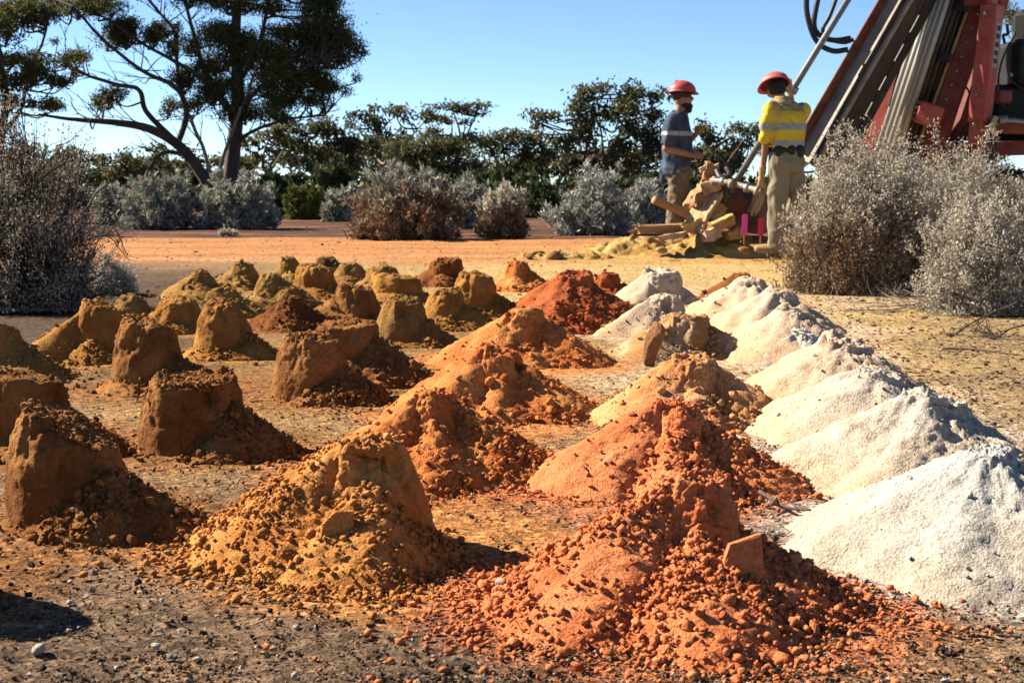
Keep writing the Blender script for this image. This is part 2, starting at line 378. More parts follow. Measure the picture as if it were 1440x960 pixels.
    for q, (cp, cs, cr) in enumerate(todo):
        v, f = CLODS[(q + seed) % 6]; v = v * np.array(cs)
        t = rng.random(); cc = (ca * (1 - t) + cb * t) * rng.uniform(.85, 1.1) * (1 + 0.1 * perlin(v * 60 + q, 2))[:, None]
        c = link('clod', np_mesh('clod', v, f, cc), SOIL, o, loc=tuple(cp)); c.rotation_euler = tuple(cr)
    for q, (cp, cs, cr) in enumerate(slabs):
        v, f = slab_mesh(seed + q, *cs); cc = np.tile(ca * .8 + cb * .2, (len(v), 1)) * (1 + .08 * perlin(v * 40, 5))[:, None]
        c = link('slab', np_mesh('slab', v, f, cc, smooth=False), SOIL, o, loc=tuple(cp)); c.rotation_euler = tuple(cr); tag(c, 'flat smooth-faced slab of caked earth')
    APRON.append((x, y, float(Rr.mean()) * apron, Rr.max(), (ca + cb) / 2))
    HEAPS.append(o)
    return o
_hs = [0]
def bucket(label, xl, xr, yt, yf, pal, slumps, q=1, top=0.8, **kw):
    _hs[0] += 1
    gw = {3: 0, 2: .045, 1: .12, 0: .12}[q] * (xr - xl); x, y, r, h = bucket_pos(xl - gw, xr + gw, yt, yf + gw * .4); rg = np.random.default_rng(_hs[0])
    if 'tilt' not in kw: kw['tilt'] = (rg.uniform(-.12, .25), rg.uniform(-.12, .12))
    if 'dome' not in kw and q < 2: kw['dome'] = rg.uniform(.0, .03); h -= kw['dome'] * .7
    kw.setdefault('slope', {3: 34, 2: 33, 1: 30, 0: 30}[q]); kw.setdefault('skirt', {3: .03, 2: .16, 1: .38, 0: .4}[q])
    n = {3: (176, 102), 2: (104, 66), 1: (74, 52), 0: (52, 40)}[q]
    cr = {3: (2300, .0036), 2: (720, .0042), 1: (330, .0056), 0: (150, .007)}[q]
    kw.setdefault('crumbs', cr[0]); kw.setdefault('crumb', cr[1])
    return heap(label, x, y, h, r * top, r, slumps, pal, n=n, seed=_hs[0], **kw)
def cone(label, xc, yt, h, pal, q=1, rt=0.05, rb=0.09, slumps=((180, 400, .93),), **kw):
    _hs[0] += 1
    x, y = cone_pos(xc, yt, h)
    n = {3: (176, 102), 2: (108, 68), 1: (80, 54), 0: (52, 40)}[q]
    cr = {3: (3000, .0036), 2: (1100, .0044), 1: (600, .0065), 0: (260, .008)}[q]
    kw.setdefault('crumbs', cr[0]); kw.setdefault('crumb', cr[1])
    return heap(label, x, y, h, rt, rb, slumps, pal, n=n, seed=_hs[0], **kw)
GB = 'bucket-moulded drill sample heaps in rows'; GO = 'orange drill sample heaps in rows'; GW = 'white drill sample heaps in a row'
SR = (345, 42, .62)      # slumped to the right
# --- ochre and brown moulds, left half
bucket('tall ochre mould of earth, broken top sloping down, in the bottom left corner', 13, 195, 590, 753, BRN, [(338, 63, .65), (285, 30, .22)], 3, top=.74, tilt=(.62, .05), gouge=.7, nclod=14, apron=1.6, group=GB)
bucket('broad brown bucket mould with ragged flat top, second from the left in front', 195, 352, 524, 645, BRN, [(340, 50, .65)], 3, top=.80, gouge=.9, apron=1.6, group=GB, nclod=6)
bucket('rounded brown bucket mould with smooth pale side and clipped top corner', 380, 502, 470, 568, BRN, [(335, 56, .60), (275, 30, .12)], 3, top=.62, gouge=.6, tilt=(.18, 0), apron=1.6, group=GB, nclod=8)
bucket('leaning brown mould with overhanging foot, left of the broad flat-topped mould', 157, 262, 451, 553, BRN, [(340, 53, .60), (190, 20, .1)], 2, top=.62, gouge=.9, apron=1.6, group=GB)
bucket('domed ochre bucket mould with gouged face, behind the leaning brown mould', 270, 362, 426, 505, YEL, [(340, 48, .50), (290, 25, .08)], 2, top=.45, gouge=.9, dome=.012, apron=1.6, group=GB)
bucket('grey-topped round mould with a chipped patch on its face, mid rows', 523, 612, 419, 489, GREY, [(340, 53, .60), (300, 30, .12)], 2, top=.5, dome=.015, gouge=.6, apron=1.6, group=GB)
bucket('low brown heap with flat crumbly rim, at the left edge behind the tall mould', -55, 95, 522, 640, BRN, [(340, 58, .70), (200, 30, .4)], 2, top=.9, apron=1.6, group=GB)
bucket('olive-yellow heap cut off by the left picture edge', -42, 48, 455, 535, OLV, [(340, 63, .70), (250, 50, .4), (170, 40, .5)], 2, top=.45, apron=1.6, group=GB)
bucket('yellow heap with long crumbly left slope beside the shaded bush', 105, 180, 424, 508, YEL, [(190, 45, .85), (265, 45, .45), (350, 40, .3)], 2, top=.55, apron=1.6, group=GB)
bucket('small dull heap lying in the shade of the left bush', 160, 215, 414, 450, OLV, [(350, 60, .7), (200, 60, .6)], 1, top=.5, apron=1.6, group=GB)
bucket('yellow lumpy heap with flat top behind the leaning brown mould', 218, 283, 418, 468, YEL, [(190, 50, .75), (280, 40, .4)], 1, top=.62, apron=1.6, group=GB)
bucket('yellow heap half hidden behind the domed ochre mould', 285, 345, 404, 446, OLV, [(340, 68, .80), (200, 60, .7)], 1, top=.45, apron=1.6, group=GB)
bucket('wide flat olive heap at the left end of the far rows', 255, 312, 381, 415, OLV, [(190, 70, .8), (270, 60, .7), (350, 50, .6)], 1, top=.4, apron=1.6, group=GB)
bucket('pale tan heap with rounded top in the far left rows', 320, 366, 369, 403, OLV, [(195, 60, .75), (280, 40, .6)], 1, top=.5, apron=1.6, group=GB)
bucket('dark olive heap with a long right slope in the far left rows', 356, 408, 385, 432, OLV, [(345, 68, .90), (270, 60, .5), (190, 40, .4)], 1, top=.4, apron=1.6, group=GB)
bucket('narrow pale heap between the tan heap and the smooth yellow mould', 388, 426, 362, 402, OLV, [(200, 60, .6), (280, 50, .6)], 1, top=.45, apron=1.6, group=GB)
bucket('smooth yellow bucket mould with crumbly crown in the far rows', 418, 472, 373, 416, YEL, [(345, 48, .45), (280, 40, .1)], 1, top=.68, apron=1.6, group=GB)
bucket('small dark heap farthest back behind the smooth yellow mould', 443, 478, 361, 382, DRK, [(340, 68, .70), (200, 60, .6)], 0, top=.6, apron=1.6, group=GB)
bucket('crumbly yellow heap right of the smooth yellow mould', 468, 518, 370, 402, OLV, [(345, 58, .70), (200, 50, .5), (280, 50, .5)], 1, top=.5, apron=1.6, group=GB)
bucket('rust-brown crumbly cone behind the rounded brown mould', 378, 440, 417, 466, RST, [(180, 70, .75), (270, 70, .8), (350, 60, .8)], 2, top=.42, apron=1.6, group=GB, grain=1.3)
bucket('brown heap with steep shaded face and a lump on its right shoulder', 466, 536, 401, 450, BRN, [(190, 50, .7), (265, 25, .2)], 2, top=.62, apron=1.6, group=GB)
bucket('flat-topped brown heap tucked behind the rounded brown mould', 442, 535, 451, 540, BRN, [(340, 63, .80), (280, 40, .5)], 2, top=.85, apron=1.6, group=GB, nclod=6)
bucket('squat golden bucket mould with flat top in the far rows', 527, 590, 386, 422, YEL, [(345, 48, .40)], 1, top=.88, apron=1.6, group=GB)
bucket('pale yellow heap peeping out behind the squat golden mould', 516, 560, 373, 404, OLV, [(200, 60, .5), (300, 60, .5)], 0, top=.7, apron=1.6, group=GB)
bucket('dark brown flat-topped heap in the farthest row', 606, 648, 364, 398, RST, [(195, 60, .6), (270, 60, .5)], 1, top=.82, apron=1.6, group=GB)
bucket('crumbly yellow-brown heap right behind the grey-topped mould', 592, 664, 406, 465, YEL, [(340, 58, .65), (275, 50, .4)], 2, top=.5, apron=1.6, group=GB)
bucket('golden heap with rounded lit shoulder, between yellow-brown and orange heaps', 634, 702, 384, 445, YEL, [(345, 53, .55), (200, 50, .4), (280, 40, .25)], 2, top=.6, apron=1.6, group=GB)
bucket('small orange-yellow flat-topped heap at the far end beside the red heap', 708, 748, 368, 405, ORG, [(345, 63, .80), (200, 50, .5), (270, 60, .5)], 1, top=.6, apron=1.6, group=GB)
# --- orange rows, middle
slab = [((-0.045, -.195, .08), (.046, .011, .066), (R(-14), R(14), R(8)))]
bucket('big yellow ochre heap with a fallen flat slab, front and centre', 425, 622, 612, 792, OCH, [(188, 72, .985), (265, 58, .72), (335, 28, .18)], 3, top=.5, group=GO, nclod=15, slabs=slab, gouge=.8, slope=33, flank=.3, crumbs=6500, crumb=.0030, tilt=(.03, 0))
bucket('orange heap directly behind the big yellow ochre heap', 545, 678, 545, 672, ORG, [(190, 75, .98), (272, 60, .68), (345, 55, .88)], 3, top=.42, slope=31, group=GO, nclod=12)
bucket('orange heap with square red shoulder, third in the middle row', 650, 752, 486, 585, ORG, [(190, 75, .97), (272, 55, .55), (345, 55, .85)], 2, top=.48, slope=31, group=GO, nclod=8, gouge=1.0)
bucket('pinkish orange heap with ribbed shaded face, fourth in the middle row', 688, 788, 431, 515, ORG, [(190, 75, .97), (272, 50, .42), (345, 55, .85)], 2, top=.45, slope=31, group=GO, nclod=6, gouge=1.0)
cone('wide dark red lumpy heap at the far end of the middle row', 806, 386, .235, DRD, 2, rt=.1, rb=.16, slumps=((180, 400, .86),), slope=31, group=GO, grain=1.7, lump=2.0, nclod=8)
cone('low dark red clump in front of the wide dark red heap', 792, 432, .13, DRD, 1, rt=.05, rb=.1, slumps=((200, 90, .8), (340, 80, .8)), group=GO, grain=1.8, lump=1.6, nclod=4)
bucket('small red block behind the wide dark red heap', 836, 872, 384, 412, DRD, [(345, 50, .6)], 1, top=.75, group=GO)
# --- second orange row
slab = [((.055, -.165, .10), (.046, .009, .064), (R(-4), R(6), R(10)))]
bucket('big red-orange heap with an upright smooth clod, front row centre right', 888, 1068, 660, 858, RED, [(188, 72, .985), (262, 55, .66), (345, 42, .55)], 3, top=.45, group=GO, nclod=8, slabs=slab, gouge=.9, slope=31, front=.65, flank=.3, crumbs=11000, crumb=.0030, tilt=(.1, 0), apron=1.35)
bucket('red-orange heap with smooth pink left flank behind the front red-orange heap', 878, 1020, 557, 690, RED, [(185, 70, .95), (270, 70, .7), (340, 50, .8)], 3, top=.4, group=GO, nclod=10, slope=30)
bucket('peach-coloured crumbly heap, third in the right-hand orange row', 915, 1030, 497, 595, PEA, [(190, 75, .98), (272, 50, .6), (345, 50, .88)], 2, top=.45, group=GO, nclod=6, gouge=1.0)
bucket('beige heap with a brown shaded face behind the upright brown slab', 925, 1008, 441, 505, BGE, [(185, 70, .95), (275, 45, .3), (345, 45, .75)], 2, top=.6, group=GO, slope=30)
cone('pinkish white crumbly heap between the beige heap and the far white heap', 935, 416, .2, PNK, 1, rt=.08, rb=.12, gouge=1.2, lump=1.2, group=GW, slope=32, slumps=((190, 75, .95), (275, 60, .6), (345, 50, .6)), grain=1.0, lowc=.8, crumbs=250, crumb=.004)
cone('white flat-topped heap at the far end of the right-hand orange row', 930, 381, .23, CRM, 1, rt=.10, rb=.15, gouge=1.2, lump=1.2, group=GW, slope=33, slumps=((190, 75, .93), (275, 60, .5), (345, 50, .6)), grain=.4, lowc=.8, crumbs=250, crumb=.004)
# --- white row
cone('bright white heap in the bottom right corner, nearest of the white row', 1392, 632, .205, WHT, 3, rt=.045, rb=.1, group=GW, lowc=.8, slope=27.5, lump=.9, crumbs=500, crumb=.0022, grain=.75, gf=1.7, rough=1.3, slumps=((180, 400, .96),), nclod=2)
cone('white heap second from the front in the white row', 1315, 558, .205, WPK, 3, rt=.075, rb=.13, tilt=(.25, .1), lump=1.3, group=GW, lowc=.8, slope=27.5, grain=.75, gf=1.7, rough=1.3, gouge=1.3, slumps=((180, 400, .92),), crumbs=500, crumb=.0022)
cone('cream heap with a small brown stain, third in the white row', 1238, 521, .19, WPK, 2, rt=.06, rb=.11, tilt=(.3, 0), group=GW, lowc=.8, slope=26, grain=.75, gf=1.7, rough=1.3, lump=1.1, crumbs=500, crumb=.0022)
cone('cream-pink heap with grainy crest, fourth in the white row', 1192, 477, .205, PNK, 2, rt=.08, rb=.13, gouge=1.3, lump=1.5, tilt=(.2, -.1), group=GW, lowc=.8, slope=31, grain=.75, gf=1.7, rough=1.3, crumbs=350, crumb=.0022)
bucket('white chalky block standing between cream heaps, fifth in the white row', 1106, 1158, 463, 512, WHT, [(190, 60, .8), (275, 50, .7), (345, 30, .3)], 2, top=.75, group=GW, lowc=.8, slope=29, grain=.4, crumbs=200, crumb=.0022)
cone('grainy pinkish cream heap, sixth in the white row', 1122, 436, .205, PNK, 1, rt=.075, rb=.12, gouge=1.5, lump=1.8, tilt=(.25, .1), group=GW, lowc=.8, slope=31, grain=1.0, crumbs=400, crumb=.0022)
cone('pale pink heap with a ridge, seventh in the white row', 1098, 412, .195, PNK, 1, rt=.075, rb=.12, gouge=1.5, lump=1.8, tilt=(.25, .1), group=GW, lowc=.8, slope=29, grain=.4, crumbs=200, crumb=.0022)
cone('small whitish heap near the far end of the white row', 1055, 394, .2, PNK, 1, rt=.08, rb=.13, gouge=1.5, lump=1.8, group=GW, lowc=.8, slope=31)
cone('small brown-red heap last in the white row', 1042, 384, .2, RST, 0, rt=.05, rb=.1, group=GW, lowc=.8, slope=34)
# brown stain of iron-rich lumps on the third white heap
rg = np.random.default_rng(12); st_ = HEAPS[[q['label'].startswith('cream heap with a small brown stain') for q in HEAPS].index(True)]
sv = np.zeros(len(st_.data.vertices) * 3); st_.data.vertices.foreach_get('co', sv); sv = sv.reshape(-1, 3)
for q in range(9):
    v, f = CLODS[q % 6]; r_ = rg.uniform(.005, .011); c = link('clod', np_mesh('clod', v * r_ * np.array([1, 1, .6]), f, np.tile(np.array([.46, .19, .08]), (len(v), 1))), SOIL, st_)
    t = q / 8; xy = np.array([-.03 - .05 * t + rg.normal() * .008, -.12 - .14 * t]); k = np.argmin(np.hypot(sv[:, 0] - xy[0], sv[:, 1] - xy[1])); c.location = (xy[0], xy[1], max(.004, sv[k, 2]))
# the heap whose shadow falls into the bottom left corner
heap('brown mould standing just outside the left picture edge, seen by its shadow', -1.22, 2.42, .31, .10, .14, [(200, 60, .5)], BRN, n=(90, 60), crumbs=200, seed=77, group=GB)
# upright slab leaning on the beige heap
v, f = clod_mesh(91, rough=.38); v = v * np.array([.045, .034, .11]) + np.array([.02, 0, 0]) * np.sin(v[:, 2:3] * 2.2); cc = np.tile(np.array([.38, .19, .09]), (len(v), 1))
g = G(918, 520); so = link('earth_slab', np_mesh('earth_slab', v, f, cc, smooth=False), SOIL, loc=(g[0], g[1] + .05, .10)); so.rotation_euler = (R(6), R(4), R(-35))
tag(so, 'upright brown slab of dried earth standing before the beige heap', 'clod')
# ------------------------------------------------------------------ ground
def gz(x, y):
    p = np.stack([np.asarray(x, float), np.asarray(y, float), np.zeros_like(np.asarray(x, float))], -1).reshape(-1, 3)
    return 0.018 * fbm(p * 0.55, 2, 5) * sstep(3, 7, p[:, 1]) - 0.004
rows = [-6, -3, -1, 0, .6, 1.1, 1.4]; yy = 1.6
while yy < 34: rows.append(yy); yy *= 1.0098
rows += list(np.geomspace(35, 4500, 26)); rows = np.array(rows)
us = np.concatenate([-np.geomspace(.62, 14, 14)[::-1], np.linspace(-.55, .55, 230), np.geomspace(.62, 14, 14)])
Yg = np.repeat(rows[:, None], len(us), 1); Xg = us[None] * (np.abs(Yg) + 0.5)
p = np.stack([Xg, Yg, np.zeros_like(Xg)], -1).reshape(-1, 3)
X, Y = p[:, 0], p[:, 1]
Z = gz(X, Y)
near = sstep(5.5, 2.4, Y) * (Y > 1)
mic = (0.5 - worley(p * 20, 3)) * 0.010 + fbm(p * 6, 2, 8) * 0.006
Z = Z + np.where(Y < 12, mic * near, 0)
# wheel ruts and graded ridges of the track
trk = sstep(12.3, 13.6, Y + .5 * perlin(p * .35, 2)) * sstep(20.2, 18.6, Y + .9 * perlin(p * .3, 4))
Z = Z + trk * (0.012 * perlin(p * np.array([.25, 2.3, 1]), 6) + .012 * fbm(p * np.array([.9, 4, 1]), 2, 7)) * (Y < 40)
# colour of the ground
gravel = np.array([.20, .125, .078]); dust = np.array([.44, .26, .105]); sand = np.array([.62, .42, .17]); track = np.array([.56, .235, .082]); litter = np.array([.105, .050, .030]); pale = np.array([.60, .345, .16])
n_a = fbm(p * 1.1, 3, 11); n_b = fbm(p * 3.3, 3, 12); n_c = fbm(p * .35, 3, 13)
def lay(c, new, m): m = np.clip(m, 0, 1)[:, None]; return c * (1 - m) + new * m
c = np.tile(gravel, (len(p), 1))
c = lay(c, np.array([.30, .18, .10]), sstep(0, .6, n_b) * .6)
# sandy dust between the rows
mid = sstep(2.9, 4.4, Y + .35 * n_a) * sstep(-2.2 - .12 * Y, -.6 - .12 * Y, X + .3 * n_a)
c = lay(c, dust, mid * (0.6 + .35 * sstep(-.3, .4, n_b)))
och = sstep(3.2, 5.0, Y + .4 * n_a) * sstep(.02, -.06, X / np.maximum(Y, .1) + .03 * n_a) * sstep(-.36, -.22, X / np.maximum(Y, .1) + .04 * n_a) * sstep(13, 11, Y)
c = lay(c, np.array([.34, .18, .06]), och * (.45 + .4 * sstep(-.3, .4, n_b)))
# yellow sand to the right and behind
rs = sstep(.16, .30, X / np.maximum(Y, .1) + .05 * n_a) * sstep(2.6, 4.6, Y + .5 * n_a)
c = lay(c, sand * .92, rs * (.55 + .35 * sstep(-.4, .2, n_b)))
c = lay(c, np.array([.30, .20, .115]), sstep(.22, .34, X / np.maximum(Y, .1) + .06 * n_a) * sstep(9.8, 7.4, Y + .8 * n_a) * (.5 + .35 * sstep(-.3, .3, n_b)))
fs = sstep(7.0, 9.0, Y + .4 * n_a) * sstep(-.15, .0, X / np.maximum(Y, .1) + .04 * n_a)
c = lay(c, sand, fs * .85)
cw = X / np.maximum(Y, .1) + .03 * n_a
c = lay(c, np.array([.62, .43, .26]), sstep(.05, .10, cw) * sstep(.30, .24, cw) * sstep(3.4, 4.6, Y + .3 * n_a) * sstep(11, 9, Y) * (.7 + .2 * n_b))
# left: shade of the bush, painted dark into the ground colour
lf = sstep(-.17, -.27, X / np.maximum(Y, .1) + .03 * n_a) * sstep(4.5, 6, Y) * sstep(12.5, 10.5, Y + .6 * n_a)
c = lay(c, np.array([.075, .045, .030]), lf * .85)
tcol = track * (1 + .22 * perlin(p * np.array([.18, 2.4, 1]), 21))[:, None]
tcol = lay(tcol, pale, sstep(0, .7, perlin(p * np.array([.16, 1.5, 1]), 22)) * .8)
c = lay(c, tcol, trk)
c = lay(c, np.array([.56, .36, .12]), trk * sstep(-.02, .09, X / np.maximum(Y, .1) + .02 * n_a) * sstep(17.5, 15.5, Y) * .85)
far = sstep(18.6, 19.8, Y + .9 * perlin(p * .3, 4))
lit = litter * (1 + .5 * n_b)[:, None]; lit = lay(lit, np.array([.34, .15, .085]), sstep(.05, .5, fbm(p * np.array([.3, 1.2, 1]), 3, 25)) * .7)
c = lay(c, lit, far)
# what the heaps have shed
for hx, hy, ra, rm, hc in APRON:
    d = np.hypot(X - hx, Y - hy); k = d < rm * 2.2
    if k.any():
        m = sstep(1.30, .82, d[k] / rm + .22 * n_b[k]) * .8
        c[k] = lay(c[k], np.asarray(hc) * .95, m)
c = np.clip(c, .01, .9)
idx = np.arange(len(p)).reshape(Yg.shape)
F = np.stack([idx[:-1, :-1], idx[:-1, 1:], idx[1:, 1:], idx[1:, :-1]], -1).reshape(-1, 4)
def ground_mat():
    m, t, b = new_mat('stony_ground')
    at = node(t, 'ShaderNodeAttribute', attribute_name='Col'); geo = node(t, 'ShaderNodeNewGeometry')
    v1 = node(t, 'ShaderNodeTexVoronoi', Scale=95.0); v2 = node(t, 'ShaderNodeTexVoronoi', Scale=34.0); n1 = node(t, 'ShaderNodeTexNoise', Scale=22.0, Detail=9.0, Roughness=0.75)
    n3 = node(t, 'ShaderNodeTexNoise', Scale=2.6, Detail=8.0, Roughness=0.7)
    for n in (v1, v2, n1, n3): t.links.new(geo.outputs['Position'], n.inputs['Vector'])
    sep = node(t, 'ShaderNodeSeparateColor'); t.links.new(v1.outputs['Color'], sep.inputs[0])
    sep2 = node(t, 'ShaderNodeSeparateColor'); t.links.new(v2.outputs['Color'], sep2.inputs[0])
    c = mix_col(t, 1.0, at.outputs['Color'], ramp(t, sep.outputs[0], [(0, .45), (.5, .95), (.85, 1.2), (1, 1.9)]), 'MULTIPLY')
    c = mix_col(t, 1.0, c, ramp(t, sep2.outputs[1], [(0, .55), (.25, .95), (1, 1.15)]), 'MULTIPLY')
    c = mix_col(t, 1.0, c, ramp(t, n1.outputs[0], [(.3, .6), (.55, 1.0), (.75, 1.25)]), 'MULTIPLY')
    c = mix_col(t, 1.0, c, ramp(t, n3.outputs[0], [(.3, .82), (.7, 1.15)]), 'MULTIPLY')
    t.links.new(c, b.inputs['Base Color']); b.inputs['Roughness'].default_value = 1.0; b.inputs['Specular IOR Level'].default_value = 0.1
    h = add_bump(t, None, v2.outputs[0], 0.5, 0.012); h = add_bump(t, None, v1.outputs[0], 0.6, 0.006, h); add_bump(t, b, n1.outputs[0], 0.7, 0.02, h)
    return m
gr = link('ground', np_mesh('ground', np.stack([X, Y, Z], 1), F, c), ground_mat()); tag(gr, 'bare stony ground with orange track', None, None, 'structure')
# ------------------------------------------------------------------ loose gravel
rng = np.random.default_rng(42)
n = 50000
yy = 1.9 + 4.6 * rng.random(n) ** 2.7; xx = (rng.random(n) - .5) * (1.0 * yy + .5)
pat = fbm(np.stack([xx, yy, 0 * xx], 1) * 3.3, 3, 12)
k = rng.random(n) < np.clip(.65 + .5 * pat, .15, 1) * np.clip(1.5 - .3 * (yy - 2), .35, 1)
xx, yy = xx[k], yy[k]
inside = np.zeros(len(xx), bool)
for hx, hy, ra, rm, hc in APRON: inside |= (np.hypot(xx - hx, yy - hy) < ra * .75)
xx, yy = xx[~inside], yy[~inside]
sz = .0025 * np.clip(rng.lognormal(0, .45, len(xx)), .5, 3.4) * (0.75 + .13 * yy)
pal = np.array([[.035, .026, .022], [.07, .045, .032], [.13, .08, .05], [.25, .15, .085], [.42, .27, .14], [.12, .05, .03], [.5, .42, .36]])
ci = rng.choice(7, len(xx), p=[.19, .17, .17, .16, .14, .07, .10]); ci = np.where((yy > 3.1) & (ci < 2) & (rng.random(len(xx)) < .7), 3, ci); cc = pal[ci] * rng.uniform(.75, 1.25, (len(xx), 1))
v, f, c = grains(np.stack([xx, yy, sz * .45], 1), sz, cc, rng, flat=.75)
go = link('gravel', np_mesh('gravel', v, f, c, smooth=False), SOIL); tag(go, 'loose dark and pale gravel strewn over the ground', 'gravel', None, 'stuff')
# leaf litter and clods on the ground behind and to the right
n = 6000
yy = 4.5 + 20 * rng.random(n) ** 1.3; xx = (rng.random(n) - .38) * .95 * yy
k = (rng.random(n) < np.clip(.45 + .8 * fbm(np.stack([xx, yy, 0 * xx], 1) * .8, 3, 33), .08, 1)); xx, yy = xx[k], yy[k]
x2 = rng.uniform(.2, .5, 5200); y2 = 3.9 + 5.2 * rng.random(5200) ** 1.2; k = rng.random(5200) < np.clip(.55 + .8 * fbm(np.stack([x2 * y2, y2, 0 * x2], 1) * 1.3, 3, 35), .05, 1)
xx = np.concatenate([xx, (x2 * y2)[k]]); yy = np.concatenate([yy, y2[k]])
sz = .0060 * np.clip(rng.lognormal(0, .45, len(xx)), .5, 3) * (0.6 + .07 * yy)
cc = pal[rng.choice(7, len(xx), p=[.2, .25, .2, .15, .12, .05, .03])] * rng.uniform(.8, 1.3, (len(xx), 1))
v, f, c = grains(np.stack([xx, yy, gz(xx, yy) + sz * .2], 1), sz, cc, rng, flat=.5)
go = link('litter', np_mesh('litter', v, f, c, smooth=False), SOIL); tag(go, 'scattered leaf litter and small clods on the sandy ground', 'litter', None, 'stuff')
# single stones one can pick out
STONES = [(707, 824, .014, (.52, .42, .34), 'rounded grey-pink pebble beside the front yellow heap'), (55, 917, .013, (.6, .5, .38), 'pale knobbly stone in the bottom left corner'), (219, 911, .008, (.6, .54, .46), 'small white pebble below the front left gravel'), (277, 928, .006, (.55, .52, .42), 'tiny pale pebble near the bottom edge'),
          (98, 848, .006, (.55, .5, .45), 'small pale pebble in the bottom left shadow'), (236, 778, .007, (.6, .42, .2), 'yellowish pebble left of the big yellow heap'), (417, 884, .007, (.5, .45, .38), 'pale pebble below the big yellow ochre heap')]
for q, (sx, sy, s, col, lab) in enumerate(STONES):
    g = G(sx, sy); v, f = clod_mesh(200 + q, rough=.14); v = v * np.array([1.25, 1, .72]) * s
    o = link('pebble', np_mesh('pebble', v, f, np.tile(np.array(col), (len(v), 1))), SOIL, loc=(g[0], g[1], s * .45)); o.rotation_euler = (0, 0, q * 1.3); tag(o, lab, 'pebble', 'single pale pebbles')
# dry sticks
BARK_DRY = plain_mat('dry_stick', (.11, .075, .055), .9, var=.4, scale=30)
def stick(label, pix, r, name='stick', lift=.008, forks=()):
    def path(px):
        q = [G(a, b) for a, b in px]; q = np.array(q); q[:, 2] = lift + .012 * np.sin(np.arange(len(q)) * 1.9 + r * 900) ** 2
        return curve(q, 14)
    paths = [(path(pix), np.linspace(r, r * .5, 14))] + [(path(fk), np.linspace(r * .7, r * .25, 14)) for fk in forks]
    v, f = tubes(paths, 6, cap=True)
    o = link(name, np_mesh(name, v, f), BARK_DRY); tag(o, label, 'stick'); return o
stick('thin forked dead twig at the foot of the front red heap', [(868, 893), (860, 862), (828, 838), (790, 822), (745, 805)], .0036, 'twig', forks=[[(845, 850), (805, 845), (735, 868), (690, 872)], [(828, 838), (800, 812), (770, 806)], [(868, 868), (820, 882), (770, 900)]])
stick('short dark stick lying between the red heap and the white heap', [(1068, 702), (1092, 712), (1112, 722), (1140, 728)], .0055, forks=[[(1092, 712), (1080, 722)]])
stick('thin pale stick on the sand under the dead branches', [(1325, 494), (1375, 497), (1432, 502)], .006)
# ------------------------------------------------------------------ plants
BARK_DARK = plain_mat('dark_bark', (.075, .052, .040), .9, var=.4, scale=3)
BARK_PALE = plain_mat('pale_bark', (.34, .27, .21), .8, var=.45, scale=2.5, dirt=(.11, .075, .055), dirt_amt=.5)
LEAF_GUM = leaf_mat('gum_leaves', (.058, .068, .022), (.150, .140, .042), .38, .9)
LEAF_FAR = leaf_mat('far_gum_leaves', (.070, .074, .030), (.145, .125, .048), .38, .6)
LEAF_GREY = leaf_mat('grey_shrub_leaves', (.30, .295, .25), (.44, .42, .36), .2, 5)
LEAF_BLUE = leaf_mat('blue_grey_shrub_leaves', (.25, .245, .19), (.38, .365, .29), .2, 2)
LEAF_BROWN = leaf_mat('brown_shrub_leaves', (.21, .115, .06), (.28, .21, .14), .2, 3)
LEAF_GREEN = leaf_mat('green_shrub_leaves', (.055, .075, .028), (.08, .095, .04), .25, 2)
LEAF_OLIVE = leaf_mat('olive_shrub_leaves', (.12, .135, .028), (.16, .16, .04), .25, 2)
LEAF_TAN = leaf_mat('dry_tan_shrub_leaves', (.37, .31, .235), (.50, .445, .36), .35, 6)
LEAF_DRY = leaf_mat('dry_brown_grey_leaves', (.28, .225, .16), (.40, .33, .25), .25, 4)
TWIG_GREY = plain_mat('grey_twigs', (.30, .245, .19), .9, var=.4, scale=20)
TWIG_BROWN = plain_mat('brown_twigs', (.31, .20, .13), .9, var=.4, scale=20)
TWIG_DARK = plain_mat('dark_twigs', (.055, .042, .036), .9, var=.4, scale=20)

